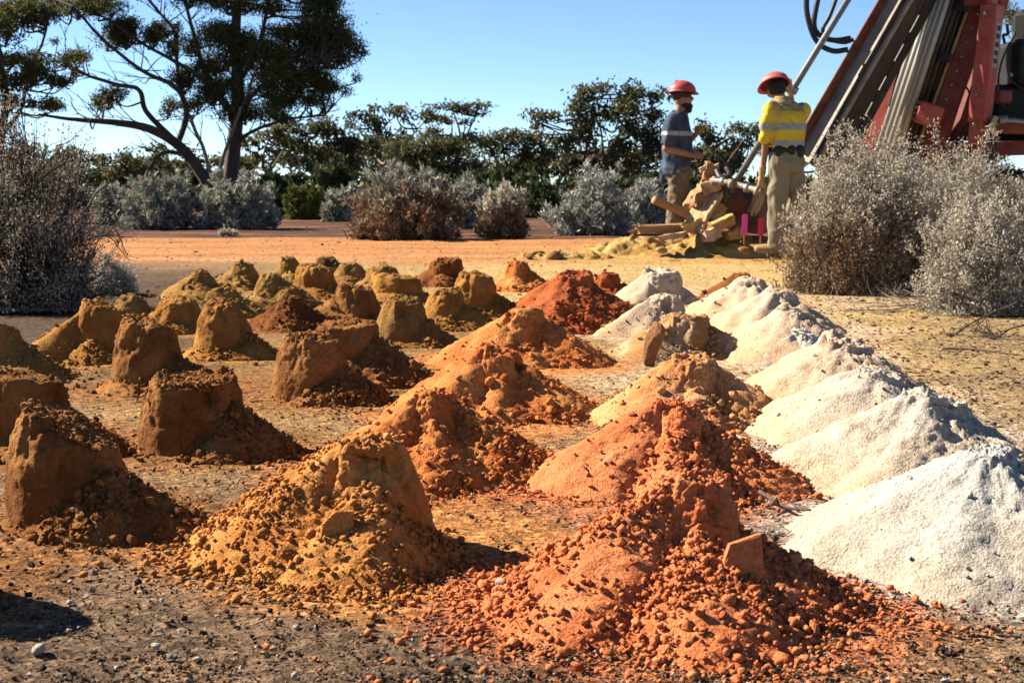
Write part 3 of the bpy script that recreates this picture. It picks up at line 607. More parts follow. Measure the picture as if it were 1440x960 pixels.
def gum(label, Y, limbs, clumps, leaf=(.09, .03), dens=3.0, seed=0, bark=None, lmat=None, cat='tree', group=None, twigs=5, name='gum_tree', side=0):
    """limbs: ([(px, py)...], r0 px, r1 px, depth change m, pale?)   clumps: (px, py, rx px, ry px[, depth m])"""
    rng = np.random.default_rng(500 + seed); s = SCALE(Y)
    b0 = P(*limbs[0][0][0], Y); base = np.array([b0[0], Y, 0.0])
    root = empty(name, base); tag(root, label, cat, group)
    dark, pale, nodes = [], [], []
    for lm in limbs:
        px, r0, r1, dz = lm[:4]; n = 5 * len(px)
        pts = np.array([P(a, b, Y + dz * k / max(1, len(px) - 1)) for k, (a, b) in enumerate(px)])
        pts = curve(pts, n); pts[:, :] += np.cumsum(rng.normal(size=(n, 3)), 0) * s * .35 * np.linspace(0, 1, n)[:, None]
        if lm is limbs[0]: pts = np.concatenate([[[pts[0, 0], Y, -.1]], pts]); n += 1
        rad = np.linspace(r0, r1, n) * s
        (pale if len(lm) > 4 and lm[4] else dark).append((pts - base, rad)); nodes.append(pts)
    allp = np.concatenate(nodes)
    for nd in nodes[1:]:
        for q in range(side):
            i = rng.integers(len(nd) // 3, len(nd) - 1); t_ = nd[i + 1] - nd[i]; t_ /= np.linalg.norm(t_) + 1e-9
            d_ = t_ * .7 + rng.normal(size=3) * np.array([.6, .5, .5]) + np.array([0, 0, .35]); d_ /= np.linalg.norm(d_); ln = rng.uniform(20, 60) * s
            e_ = nd[i] + d_ * ln; dark.append((curve([nd[i], nd[i] + d_ * ln * .5 + rng.normal(size=3) * ln * .08, e_], 6) - base, np.linspace(1.0, .35, 6) * s))
            for _ in range(2):
                f_ = nd[i] + d_ * ln * rng.uniform(.4, .9); dark.append((curve([f_, f_ + (d_ + rng.normal(size=3) * .5) * ln * .45], 3) - base, np.linspace(.6, .25, 3) * s))
    LP, LD = [], []
    clumps = [(q[0] + rng.uniform(-.55, .55) * q[2] + (k - 1.5) * .3 * q[2], q[1] + rng.uniform(-.5, .4) * q[3], q[2] * rng.uniform(.36, .58), q[3] * rng.uniform(.5, .85) * (1.4 if side else 1.15)) + tuple(q[4:]) for q in clumps for k in range(4 if q[2] > 18 else 1)]
    for cl in clumps:
        cx, cy, rx, ry = cl[:4]; dy = cl[4] if len(cl) > 4 else rng.normal() * rx * s * .55
        c = P(cx, cy, Y + dy); ax = np.array([rx * s, rx * s * .85, ry * s])
        d = np.linalg.norm((allp - c) * np.array([1, .8, 1.0]) + np.array([0, 0, .0]), axis=1) + 2.0 * np.maximum(allp[:, 2] - c[2] + ax[2] * .5, 0)
        a = allp[np.argmin(d)]; foot = c - np.array([0, 0, ax[2] * .8])
        mid = (a + foot) / 2 + rng.normal(size=3) * .12 * np.linalg.norm(a - foot) + np.array([0, 0, -.05 * np.linalg.norm(a - foot)])
        pth = curve([a, mid, foot], 9); dark.append((pth - base, np.linspace(1.9, 1.0, 9) * s * (.6 + rx / 60)))
        nk = max(3, int(3 + rx * ry / 55))
        ks = rng.normal(size=(nk, 3)); ks /= np.linalg.norm(ks, axis=1)[:, None]; ks[:, 2] = np.abs(ks[:, 2]) * 1.15 - .25
        ks = c + ks * ax * rng.uniform(.45, .95, (nk, 1))
        for q in ks[:(twigs + nk // 3 if side else 1)]:
            m2 = (foot + q) / 2 + rng.normal(size=3) * .1 * np.linalg.norm(foot - q); dark.append((curve([foot, m2, q], 5) - base, np.linspace(.8, .35, 5) * s))
        nl = int(dens * (1 if side else .88) * math.pi * ax[0] * ax[2] / (leaf[0] * leaf[1] * .5))
        w = rng.integers(0, nk, nl); sg = np.minimum(ax * .42, np.array([9, 9, ax[2] * .36]))
        pp = ks[w] + rng.normal(size=(nl, 3)) * sg
        LP.append(pp); LD.append(rng.normal(size=(nl, 3)) * .75 + np.array([0, 0, -.55]))
    LP = np.concatenate(LP) - base; LD = np.concatenate(LD); nl = len(LP)
    v, f = tubes(dark, 5 if side else 4); link('trunk', np_mesh('trunk', v, f), bark or BARK_DARK, root)
    if pale: v, f = tubes(pale, 7); tag(link('limb', np_mesh('limb', v, f), BARK_PALE, root), 'smooth pale bare stems')
    v, f = leaves(LP, LD, leaf[0] * rng.uniform(.7, 1.3, nl), leaf[1] * rng.uniform(.7, 1.3, nl), rng)
    link('crown', np_mesh('crown', v, f, smooth=False), lmat or LEAF_GUM, root)
    return root

def shrub(label, px, yb, yt, hw, lmat, tmat, nl=5000, ntw=260, leaf=(.035, .014), stems=22, seed=0, spike=.10, cat='shrub', group=None, name='shrub',
          Y=None, up=.75, thin=1.0, bare=0.0, lmat2=None, split=.5, base_w=.12, lumpy=.25, open_=0.0):
    rng = np.random.default_rng(900 + seed)
    g = G(px, yb) if Y is None else np.array([P(px, yb, Y)[0], Y, 0]); Yc = g[1] + (hw * SCALE(g[1]) * .35 if Y is None else 0); s = SCALE(Yc)
    base = np.array([P(px, yb, Yc)[0], Yc, 0.0]); h = P(px, yt, Yc)[2]; rx = hw * s; ry = rx * .85
    if Yc > 15: rx, ry, h = rx * .88, ry * .88, h * .94
    root = empty(name, base); tag(root, label, cat, group)
    paths, samp = [], []
    for k in range(stems):
        az = rng.uniform(0, 6.283); el = rng.uniform(.12, 1.0)
        dd = np.array([math.cos(az) * math.sqrt(1 - el * el) * rx, math.sin(az) * math.sqrt(1 - el * el) * ry, el * h * .92])
        b = np.array([rng.normal() * rx * base_w, rng.normal() * ry * base_w, -.02]); e = b * .3 + dd * rng.uniform(.75, .95)
        m = b + (e - b) * .5 + np.array([-e[0] * .12, -e[1] * .12, h * .06]) + rng.normal(size=3) * .04 * h
        pts = curve([b, m, e], 10); pts[1:-1] += rng.normal(size=(8, 3)) * .012 * h
        paths.append((pts, np.linspace(.0085, .0025, 10) * h * thin)); samp.append(pts)
    samp_a = np.concatenate([q[2:] for q in samp])
    # twig tips fill the outer part of the dome
    t = rng.normal(size=(ntw * 2, 3)); t /= ((np.abs(t) ** 3).sum(1) ** (1 / 3))[:, None]; t[:, 2] = np.abs(t[:, 2])
    t = t[:ntw]; ntw = len(t)
    rr = rng.uniform(.45 + .0 * open_, 1.0, (ntw, 1)) ** .7
    bump = 1 + 1.5 * lumpy * fbm(t * 2.9 + seed, 2, seed)[:, None]
    rr = rr * np.where(rng.random((ntw, 1)) < .14, rng.uniform(1.03, 1.14, (ntw, 1)), 1.0)
    tip = t * rr * bump * np.array([rx, ry, h * .97]); tip[:, 2] = np.maximum(tip[:, 2], .06 * h)
    L = []; LD = []; hi = []
    for q in range(ntw):
        e = tip[q]; d = np.linalg.norm(samp_a - (e - np.array([e[0] * .25, e[1] * .25, .22 * h])), axis=1); a = samp_a[np.argmin(d)]
        out = np.array([e[0] / rx * (1 - up), e[1] / ry * (1 - up), up]); out /= np.linalg.norm(out)
        ln = spike * h * rng.uniform(.7, 1.3); k = e - out * ln
        pts = np.array([a, (a + k) / 2 + rng.normal(size=3) * .02 * h, k, e]); paths.append((pts, np.array([.0028, .0022, .0018, .001]) * h * thin))
        if rng.random() < bare: continue
        m = max(2, int((1.7 if leaf[0] < .03 else .95) * nl / ntw * rng.uniform(.4, 1.6))); u = rng.random((m, 1)) ** .8 * 1.35 - .35
        L.append(k + (e - k) * u + rng.normal(size=(m, 3)) * (.16 * ln + .006)); LD.append(out[None] * .8 + rng.normal(size=(m, 3)) * .6)
    v, f = tubes(paths, 3); link('stems', np_mesh('stems', v, f), tmat, root)
    L = np.concatenate(L); LD = np.concatenate(LD); L[:, 2] = np.maximum(L[:, 2], .01)
    def fol(L, LD, mt):
        if len(L) == 0: return
        k_ = 1.0 if leaf[0] < .03 else 1.35
        v, f = leaves(L, LD, k_ * leaf[0] * rng.uniform(.6, 1.3, len(L)), k_ * leaf[1] * rng.uniform(.6, 1.3, len(L)), rng)
        link('foliage', np_mesh('foliage', v, f, smooth=False), mt, root)
    if lmat2 is not None:
        hi = L[:, 2] / h + rng.normal(size=len(L)) * .10 + .15 * perlin(L * 4 / h, seed) > split
        fol(L[hi], LD[hi], lmat); fol(L[~hi], LD[~hi], lmat2)
    else: fol(L, LD, lmat)
    return root

# the big gum on the left
gum('large spreading gum tree with dark limbs behind the grey shrubs', 37,
    [([(308, 296), (322, 262), (330, 200), (336, 130), (333, 60), (335, 0), (332, -50)], 13.60, 4.76, 0),
     ([(312, 290), (262, 215), (215, 182), (165, 171), (112, 166), (50, 157)], 9.25, 1.70, -1.0),
     ([(250, 203), (262, 165), (256, 135), (238, 117), (200, 100), (150, 62), (100, 12)], 4.90, 1.70, -1.2),
     ([(248, 200), (206, 157), (195, 126), (165, 118), (125, 105), (92, 86)], 4.35, 1.70, -1.5),
     ([(258, 140), (249, 90), (246, 45), (215, 8), (190, -20)], 3.26, 1.36, .4),
     ([(330, 165), (285, 112), (245, 86), (200, 62), (150, 26)], 4.35, 1.36, -.6),
     ([(322, 150), (290, 105), (270, 40), (255, -10)], 4.35, 2.04, .5),
     ([(330, 170), (365, 125), (420, 102), (455, 84)], 4.35, 1.36, -1),
     ([(328, 215), (345, 190), (400, 168), (455, 160)], 3.26, 1.36, -.5),
     ([(334, 120), (362, 70), (372, 20), (380, -20)], 3.81, 2.04, .6),
     ([(270, 222), (240, 214), (222, 222), (205, 252)], 3.26, 2.04, -.6),
     ([(300, 270), (288, 215), (276, 188), (268, 165)], 2.72, 2.38, -.7, 1), ([(304, 268), (313, 222), (325, 190), (338, 150)], 2.72, 2.04, -.8, 1), ([(338, 170), (352, 120), (362, 88)], 1.90, 1.36, -.9, 1)],
    [(85, 58, 13, 7), (110, 80, 22, 10), (112, 108, 11, 14), (150, 140, 27, 14), (148, 128, 14, 8), (140, 12, 55, 20), (178, 36, 28, 13), (168, 55, 36, 17), (232, 46, 22, 13), (208, 55, 24, 14), (95, 8, 30, 14),
     (300, 48, 36, 17), (330, 62, 60, 20), (400, 55, 60, 19), (440, 32, 48, 17), (462, 8, 40, 18), (300, 2, 60, 15), (350, 6, 50, 15), (470, 50, 30, 18), (490, 82, 22, 15), (430, 80, 50, 20), (380, 100, 45, 18), (445, 108, 42, 18), (466, 127, 24, 11),
     (501, 110, 12, 8), (400, 140, 40, 14), (350, 128, 35, 17), (290, 128, 38, 22), (268, 108, 24, 16), (262, 152, 28, 14), (320, 158, 35, 14), (372, 163, 35, 12), (425, 146, 30, 12), (480, 62, 30, 16), (330, -40, 120, 25), (200, -35, 80, 25), (430, -28, 60, 20),
     (310, 90, 40, 18), (360, 85, 50, 18), (250, 68, 20, 12), (420, 118, 40, 14), (440, 55, 40, 16)],
    dens=2.9, leaf=(.09, .030), seed=1, twigs=8, side=9)
gum('gum tree cut off by the left picture edge above the shaded bush', 34,
    [([(-8, 300), (0, 200), (8, 140), (-5, 60), (-20, -20)], 7.62, 3.40, 0), ([(3, 190), (30, 150), (40, 100), (60, 60), (70, 20)], 3.81, 1.36, .8), ([(0, 170), (-30, 110), (-60, 60)], 3.81, 2.04, 0)],
    [(40, 18, 48, 22), (12, 30, 40, 18), (15, 82, 22, 9), (55, 86, 40, 12), (45, 110, 26, 18), (8, 115, 22, 16), (80, 118, 24, 10), (70, 32, 14, 8), (-40, 40, 50, 30), (-50, 100, 40, 25), (20, 145, 26, 12), (70, 150, 22, 10)], dens=3.0, leaf=(.11, .036), seed=2, side=6)
def far_gum(label, Y, base, top_clumps, seed, pale=True, dens=2.6, leaf=(.22, .085)):
    bx, by = base; limbs = [([(bx, 300), (bx + 2, by)], 3.2, 2.6, 0, pale)]
    rr = np.random.default_rng(seed); top_clumps = [(q[0], q[1] + q[3] * .2, q[2], q[3] * 1.3) for q in top_clumps]
    cs = sorted(top_clumps, key=lambda q: -q[2] * q[3])[:7]
    for cx, cy, rx, ry in [q[:4] for q in cs]:
        mx, my = bx + (cx - bx) * .45, by + (cy + ry - by) * .55 + 6
        limbs.append(([(bx, by), (mx + rr.normal() * 3, my), (cx + rr.normal() * rx * .2, cy + ry * .4)], 2.2, .8, rr.normal() * 1.2, pale and rr.random() < .6))
    return gum(label, Y, limbs, top_clumps, leaf=leaf, dens=dens * 1.05, seed=seed, lmat=LEAF_FAR, group='gum trees along the skyline', twigs=3)
far_gum('tall broad-crowned gum tree left of the worker in the blue shirt', 52, (848, 230), [(850, 130, 36, 13), (905, 128, 32, 11), (815, 150, 28, 12), (770, 160, 26, 9), (880, 150, 40, 14), (835, 172, 38, 14), (890, 180, 36, 14), (770, 178, 18, 8), (910, 205, 32, 14), (860, 205, 36, 14), (810, 200, 34, 12), (880, 232, 34, 14), (930, 165, 22, 12), (938, 190, 18, 10)], 11)
far_gum('gum tree with flat umbrella-shaped crown on the skyline', 62, (640, 215), [(642, 148, 38, 5), (662, 158, 24, 5), (630, 168, 28, 6), (655, 172, 16, 5), (610, 185, 20, 7), (650, 195, 34, 9)], 12)
far_gum('gum tree with two loose crown tufts beside the big gum', 60, (545, 225), [(510, 160, 20, 8), (548, 155, 24, 7), (592, 162, 24, 9), (530, 175, 22, 9), (575, 180, 18, 7), (500, 178, 18, 8), (545, 195, 40, 12), (520, 205, 30, 12)], 13)
far_gum('dense dark gum tree under the umbrella-shaped gum', 58, (605, 250), [(600, 205, 44, 15), (640, 215, 40, 14), (570, 215, 36, 14), (610, 232, 46, 12), (660, 235, 34, 12)], 14)
far_gum('rounded gum tree between the umbrella gum and the broad-crowned gum', 64, (715, 240), [(715, 190, 30, 10), (690, 200, 30, 11), (745, 195, 26, 10), (720, 212, 42, 12), (760, 215, 26, 12), (690, 228, 34, 12), (745, 238, 36, 12)], 15)
far_gum('brownish gum tree right behind the big gum trunk', 50, (440, 245), [(430, 175, 34, 12), (465, 185, 32, 11), (405, 195, 30, 12), (445, 205, 40, 13), (490, 205, 30, 12), (420, 225, 36, 12), (475, 228, 34, 12)], 16)
far_gum('pale-stemmed gum tree standing close right of the big trunk', 46, (372, 240), [(380, 185, 26, 9), (355, 200, 22, 9), (398, 205, 24, 9), (375, 222, 28, 9)], 17)
far_gum('low gum tree seen under the big left limb', 58, (195, 255), [(165, 222, 26, 7), (205, 225, 30, 7), (235, 232, 24, 8), (180, 240, 34, 8), (225, 248, 30, 8)], 18)
far_gum('low gum tree behind the left bush tops', 54, (105, 255), [(95, 215, 30, 10), (125, 225, 26, 9), (70, 230, 30, 11), (110, 245, 36, 10)], 19)
far_gum('gum tree seen between the two workers', 50, (1020, 240), [(985, 180, 20, 9), (1000, 195, 20, 8), (1010, 215, 24, 9), (975, 210, 22, 9), (1045, 180, 20, 8), (1035, 200, 22, 8), (1055, 195, 16, 8), (1030, 225, 26, 8), (985, 235, 26, 10)], 20)
far_gum('gum tree behind the yellow-shirted worker and rig', 56, (1110, 240), [(1075, 180, 22, 9), (1110, 190, 26, 10), (1150, 180, 26, 10), (1085, 210, 28, 10), (1140, 210, 30, 10), (1195, 180, 16, 10), (1210, 150, 14, 8), (1190, 215, 30, 10)], 21)
far_gum('gum tree top showing above the engine at the right edge', 40, (1450, 200), [(1428, 22, 24, 11), (1455, 40, 36, 18), (1470, 80, 40, 20), (1440, 58, 18, 8), (1475, 10, 30, 14)], 22, leaf=(.11, .04))
for q, (tx, ty, Yd) in enumerate([(500, 232, 80), (640, 238, 85), (780, 232, 82), (870, 240, 88), (960, 238, 84), (290, 232, 86), (1260, 225, 84), (1360, 228, 84), (20, 230, 80), (150, 240, 84)]):
    rr = np.random.default_rng(60 + q)
    far_gum(['low hazy gum at the back behind the two-tufted gum', 'low gum at the back under the umbrella gum', 'low gum at the back left of the broad-crowned gum', 'low gum at the back under the broad-crowned gum', 'low gum at the back behind the blue-shirted worker', 'low gum at the back seen through the big gum limbs',
             'low gum at the back behind the rig mast', 'low gum at the back behind the red post', 'low gum at the back by the left picture edge', 'low gum at the back behind the left bush'][q], Yd, (tx, 262), [(tx + rr.uniform(-70, 70), ty + rr.uniform(-22, 18), rr.uniform(24, 40), rr.uniform(8, 12)) for _ in range(9)], 60 + q, dens=2.4, leaf=(.34, .13))

# shrubs across the track
GS = 'saltbush shrubs across the track'
shrub('dark blue-grey shrub at the left end of the shrub line', 160, 316, 256, 27, LEAF_BLUE, TWIG_DARK, 3500, 160, (.10, .035), seed=1, group=GS)
shrub('wide silvery shrub under the big gum, left of its twin', 226, 322, 250, 56, LEAF_BLUE, TWIG_GREY, 9000, 420, (.085, .028), seed=2, group=GS, lumpy=.35)
shrub('wide silvery shrub under the big gum, right of its twin', 336, 322, 250, 56, LEAF_BLUE, TWIG_GREY, 9000, 420, (.085, .028), seed=3, group=GS, lumpy=.35)
shrub('rounded olive-green shrub right of the silvery twins', 430, 309, 262, 30, LEAF_OLIVE, TWIG_DARK, 6000, 200, (.08, .035), seed=4, group=GS, lumpy=.3)
shrub('dark green shrub mass behind the silvery twins', 395, 292, 238, 50, LEAF_GREEN, TWIG_DARK, 5000, 200, (.14, .06), seed=5, group=GS, Y=34)
shrub('dark green domed shrub behind the olive-green one', 470, 300, 228, 34, LEAF_GREEN, TWIG_DARK, 5000, 180, (.13, .055), seed=6, group=GS, Y=32)
shrub('blue-grey shrub low beside the big brown shrub', 485, 312, 262, 34, LEAF_BLUE, TWIG_DARK, 4000, 180, (.10, .035), seed=7, group=GS)
shrub('biggest brown shrub with grey-green top, middle of the track edge', 572, 337, 236, 78, LEAF_BLUE, TWIG_BROWN, 14000, 700, (.07, .022), stems=34, seed=8, group=GS, lmat2=LEAF_BROWN, split=.66, lumpy=.3)
shrub('grey shrub between the two brown shrubs', 660, 322, 254, 40, LEAF_BLUE, TWIG_GREY, 6000, 300, (.085, .028), seed=9, group=GS)
shrub('smaller round brown shrub with pinkish grey crown', 706, 335, 262, 37, LEAF_TAN, TWIG_BROWN, 8000, 420, (.06, .02), seed=10, group=GS, lmat2=LEAF_BROWN, split=.55)
shrub('dark grey-green shrub in the gap right of the smaller brown shrub', 770, 304, 250, 44, LEAF_GREEN, TWIG_DARK, 5000, 220, (.11, .04), seed=11, group=GS, Y=31)
shrub('tall pale grey shrub with lobed top left of the workers', 832, 330, 243, 54, LEAF_GREY, TWIG_GREY, 11000, 520, (.07, .024), seed=12, group=GS, lumpy=.5)
shrub('pale grey shrub just left of the blue-shirted worker', 908, 324, 262, 34, LEAF_GREY, TWIG_GREY, 6000, 300, (.075, .026), seed=13, group=GS, lumpy=.5)
shrub('dark green shrub behind the blue-shirted worker', 940, 300, 240, 50, LEAF_GREEN, TWIG_DARK, 5000, 200, (.13, .05), seed=14, group=GS, Y=33)
shrub('grey shrub seen between the workers over the timber', 1022, 320, 268, 46, LEAF_BLUE, TWIG_GREY, 5000, 260, (.085, .028), seed=15, group=GS, Y=23)
shrub('pale tussock on the ground before the silvery shrubs', 320, 332, 324, 12, LEAF_TAN, TWIG_BROWN, 900, 60, (.05, .014), seed=16, group=GS)
for q, (sx, sy, hw) in enumerate([(275, 262, 50), (540, 262, 60), (620, 262, 60), (700, 258, 60), (860, 262, 60), (1090, 260, 70), (1230, 262, 70), (60, 262, 70), (1380, 260, 60), (960, 262, 60)]):
    shrub(['dark shrub under the big gum trunk', 'dark shrub behind the big brown shrub', 'dark shrub left of the gap behind the grey shrub', 'dark shrub behind the smaller brown shrub', 'dark shrub behind the tall pale shrub', 'dark shrub behind the yellow-shirted worker', 'dark shrub behind the mast foot', 'dark shrub behind the left bush', 'dark shrub behind the red post', 'dark shrub behind the timber pile'][q],
          sx, 290, sy - 15, hw * 1.15, LEAF_GREEN, TWIG_DARK, 3200, 110, (.22, .10), seed=30 + q, group='dark undershrubs beneath the gums', Y=42 + 2 * (q % 3))
# near shrubs
GN = 'dry shrubs beside the sample rows'
shrub('large dry grey-brown shrub in front of the drill rig', 1218, 412, 200, 112, LEAF_TAN, TWIG_BROWN, 34000, 2200, (.026, .012), stems=46, seed=50, group=GN, lmat2=LEAF_BROWN, split=.45, spike=.085, lumpy=.2, thin=.7, bare=.03)
shrub('grey twiggy shrub at the right edge with drooping dead branches', 1386, 442, 270, 92, LEAF_TAN, TWIG_GREY, 19000, 1200, (.023, .011), stems=34, seed=51, group=GN, spike=.10, lumpy=.2, thin=.8, bare=.1)
shrub('pale shrub behind, between the large dry shrub and the right edge', 1352, 396, 206, 100, LEAF_TAN, TWIG_GREY, 21000, 1100, (.026, .012), stems=30, seed=52, group=GN, spike=.09, lumpy=.2, thin=.8)
shrub('tall dark twiggy bush at the left edge', 40, 436, 176, 108, LEAF_DRY, TWIG_DARK, 17000, 1400, (.021, .010), stems=40, seed=53, group=GN, spike=.11, lumpy=.35, thin=1.1, bare=.2)
shrub('dense shaded bush just outside the left edge', -130, 430, 190, 120, LEAF_GREEN, TWIG_DARK, 9000, 500, (.04, .016), stems=30, seed=55, group=GN)
shrub('small pale grey shrub at the foot of the dark left bush', 163, 414, 362, 28, LEAF_GREY, TWIG_GREY, 5000, 340, (.016, .008), seed=54, group=GN, spike=.14)
# dead branches
def branch(label, starts, r, seed, mat=TWIG_GREY):
    rg = np.random.default_rng(seed); paths = []
    def grow(p, d, l, r, lev):
        pts = [p]; n = 7
        for k in range(n): d = d + rg.normal(size=3) * .22; d[2] += (-.03 if lev == 0 else .02); d /= np.linalg.norm(d); pts.append(pts[-1] + d * l / n)
        pts = np.array(pts); pts[:, 2] = np.maximum(pts[:, 2], .006); paths.append((pts, np.linspace(r, r * .4, n + 1)))
        if lev < 3:
            for k in range(4 - (lev > 1)): i = rg.integers(2, n); dd = d + rg.normal(size=3) * .7; grow(pts[i], dd / np.linalg.norm(dd), l * .55, r * .5, lev + 1)
    for p, d, l in starts: grow(np.array(p, float), np.array(d, float) / np.linalg.norm(d), l, r, 0)
    base = np.array(starts[0][0], float); base[2] = 0
    v, f = tubes([(a - base, b) for a, b in paths], 5); o = link('dead_branch', np_mesh('dead_branch', v, f), mat, loc=tuple(base)); tag(o, label, 'branch', 'dead branches'); return o
a = G(1400, 440)
branch('tangle of dead grey branches lying under the right shrubs', [((a[0] + .1, a[1] + .2, .08), (-1, -.1, .12), .75), ((a[0] + .15, a[1], .05), (-1, -.5, .02), .6), ((a[0], a[1] + .4, .1), (-1, .3, .1), .8)], .008, 5)
a = G(1460, 480)
branch('dead branch reaching in low from the right edge', [((a[0], a[1], .12), (-1, -.12, -.05), .35), ((a[0], a[1] + .3, .16), (-1, .1, .0), .45)], .006, 6, TWIG_DARK)
a = G(70, 425)
branch('bare dark branch leaning out of the left bush', [((a[0], a[1], .04), (1, .1, .35), .55), ((a[0] + .05, a[1] - .1, .05), (.8, -.2, .9), .8), ((a[0] - .1, a[1], .03), (.35, 0, 1), .95)], .014, 8, TWIG_DARK)
# ------------------------------------------------------------------ solid helpers
def box_mesh(name, sx, sy, sz, bev=.006):
    bm = bmesh.new(); bmesh.ops.create_cube(bm, size=1.0)
    for v in bm.verts: v.co = (v.co.x * sx, v.co.y * sy, v.co.z * sz)
    if bev: bmesh.ops.bevel(bm, geom=bm.edges[:], offset=min(bev, .3 * min(sx, sy, sz)), segments=1, affect='EDGES')
    me = bpy.data.meshes.new(name); bm.to_mesh(me); bm.free(); return me
def beam(name, p0, p1, w, d, mat, parent, side=(1, 0, 0), bev=.006):
    """straight bar from p0 to p1; w is measured along side, d across it"""
    p0, p1 = Vector(p0), Vector(p1); z = (p1 - p0).normalized(); x = Vector(side); x = (x - z * x.dot(z)).normalized(); y = z.cross(x)
    o = link(name, box_mesh(name, w, d, (p1 - p0).length, bev), mat, parent)
    m = Matrix((x, y, z)).transposed().to_4x4(); m.translation = (p0 + p1) / 2
    if parent is not None: m = parent.matrix_basis.inverted() @ m
    o.matrix_basis = m; return o
def plate(name, pts, th, mat, parent, bev=.004):
    """flat plate with this outline (3-D points in one plane)"""
    pts = [Vector(q) for q in pts]; n = (pts[1] - pts[0]).cross(pts[2] - pts[0]).normalized() * th / 2
    inv = parent.matrix_basis.inverted() if parent is not None else Matrix()
    bm = bmesh.new(); a = [bm.verts.new(inv @ (q + n)) for q in pts]; b = [bm.verts.new(inv @ (q - n)) for q in pts]
    bm.faces.new(a); bm.faces.new(b[::-1])
    for i in range(len(pts)): j = (i + 1) % len(pts); bm.faces.new((a[j], a[i], b[i], b[j]))
    bmesh.ops.recalc_face_normals(bm, faces=bm.faces[:])
    if bev: bmesh.ops.bevel(bm, geom=bm.edges[:], offset=bev, segments=1, affect='EDGES')
    me = bpy.data.meshes.new(name); bm.to_mesh(me); bm.free(); return link(name, me, mat, parent)
def pipe(name, pts, r, mat, parent, sides=12, n=None, r1=None):
    pts = np.array([np.array(q, float) for q in pts]); off = np.array(parent.location) if parent is not None else np.zeros(3)
    q = curve(pts - off, n or (2 if len(pts) == 2 else 8 * len(pts)))
    v, f = tubes([(q, np.linspace(r, r if r1 is None else r1, len(q)))], sides, cap=True); return link(name, np_mesh(name, v, f), mat, parent)
STEEL = plain_mat('worn_steel', (.34, .34, .33), .45, .7, .3, 6, .1, .5, dirt=(.19, .12, .08), dirt_amt=.35)
GALV = plain_mat('galvanised_rod', (.52, .52, .49), .5, .35, .2, 5, .08, .5, dirt=(.30, .25, .2), dirt_amt=.25)
PIPEG = plain_mat('weathered_pipe', (.20, .20, .20), .6, .2, .25, 6, .1, .3)
DARKST = plain_mat('greasy_dark_steel', (.045, .040, .038), .55, .4, .4, 6, .15, .4, dirt=(.10, .06, .04), dirt_amt=.3)
RUSTY = plain_mat('rusty_channel', (.30, .22, .16), .7, .3, .35, 5, .2, .3, dirt=(.40, .36, .31), dirt_amt=.45)
REDP = plain_mat('worn_red_paint', (.46, .034, .024), .55, 0, .4, 5, .25, .35, dirt=(.34, .13, .07), dirt_amt=.5)
REDD = plain_mat('dusty_dark_red_paint', (.26, .028, .022), .65, 0, .4, 5, .25, .25, dirt=(.20, .09, .06), dirt_amt=.5)
YELE = plain_mat('ochre_edge_paint', (.46, .27, .10), .6, 0, .3, 6)
BLACKM = plain_mat('black_machine', (.018, .017, .017), .7, 0, .4, 8, .2, .2)  # near-black base colour for the engine parts
RUBBER = plain_mat('black_rubber', (.016, .016, .017), .5, 0, .3, 10)
DECAL = plain_mat('worn_white_decal', (.46, .50, .52), .6, 0, .2, 30, dirt=(.14, .16, .2), dirt_amt=.5)
INK = plain_mat('black_ink', (.02, .02, .022), .7)
WOOD = plain_mat('split_timber', (.50, .31, .15), .85, 0, .3, 7, .3, .2, dirt=(.30, .13, .05), dirt_amt=.55)
WOODP = plain_mat('pale_cut_timber', (.64, .47, .28), .85, 0, .3, 9, .4, .2, dirt=(.44, .22, .09), dirt_amt=.45)
CLAY = plain_mat('yellow_clay_lump', (.60, .37, .13), .95, 0, .25, 9, .5, .1)
CLAYP = plain_mat('pink_clay_lump', (.60, .40, .24), .95, 0, .25, 9, .5, .1)
RUSTPL = plain_mat('rusty_red_plate', (.20, .052, .036), .75, 0, .45, 6, .3, .2, dirt=(.30, .13, .06), dirt_amt=.5)
PINK = plain_mat('pink_flagging', (.90, .10, .42), .6, 0, .06, 5); CERISE = plain_mat('crimson_flagging', (.75, .025, .11), .6, 0, .08, 5)

# ------------------------------------------------------------------ drill rig
YR = 16.2; sR = SCALE(YR)
rig = empty('drill_rig', (G(1330, 340)[0] * 0 + P(1330, 300, YR)[0], YR, 0.0)); tag(rig, 'red drill rig with inclined steel mast and stacked drill rods', 'drill rig')
def PR(px, py, dy=0.0): return P(px, py, YR + dy)
def ext(a, b, k0, k1): a, b = np.array(a), np.array(b); return a + (b - a) * k0, a + (b - a) * k1
def mastbar(name, px0, px1, w, d, mat, dy=0, k=(0, 2.2), side=(1, 0, 0), bev=.008):
    a, b = ext(PR(*px0, dy), PR(*px1, dy), *k); return beam(name, a, b, w, d, mat, rig, side, bev)
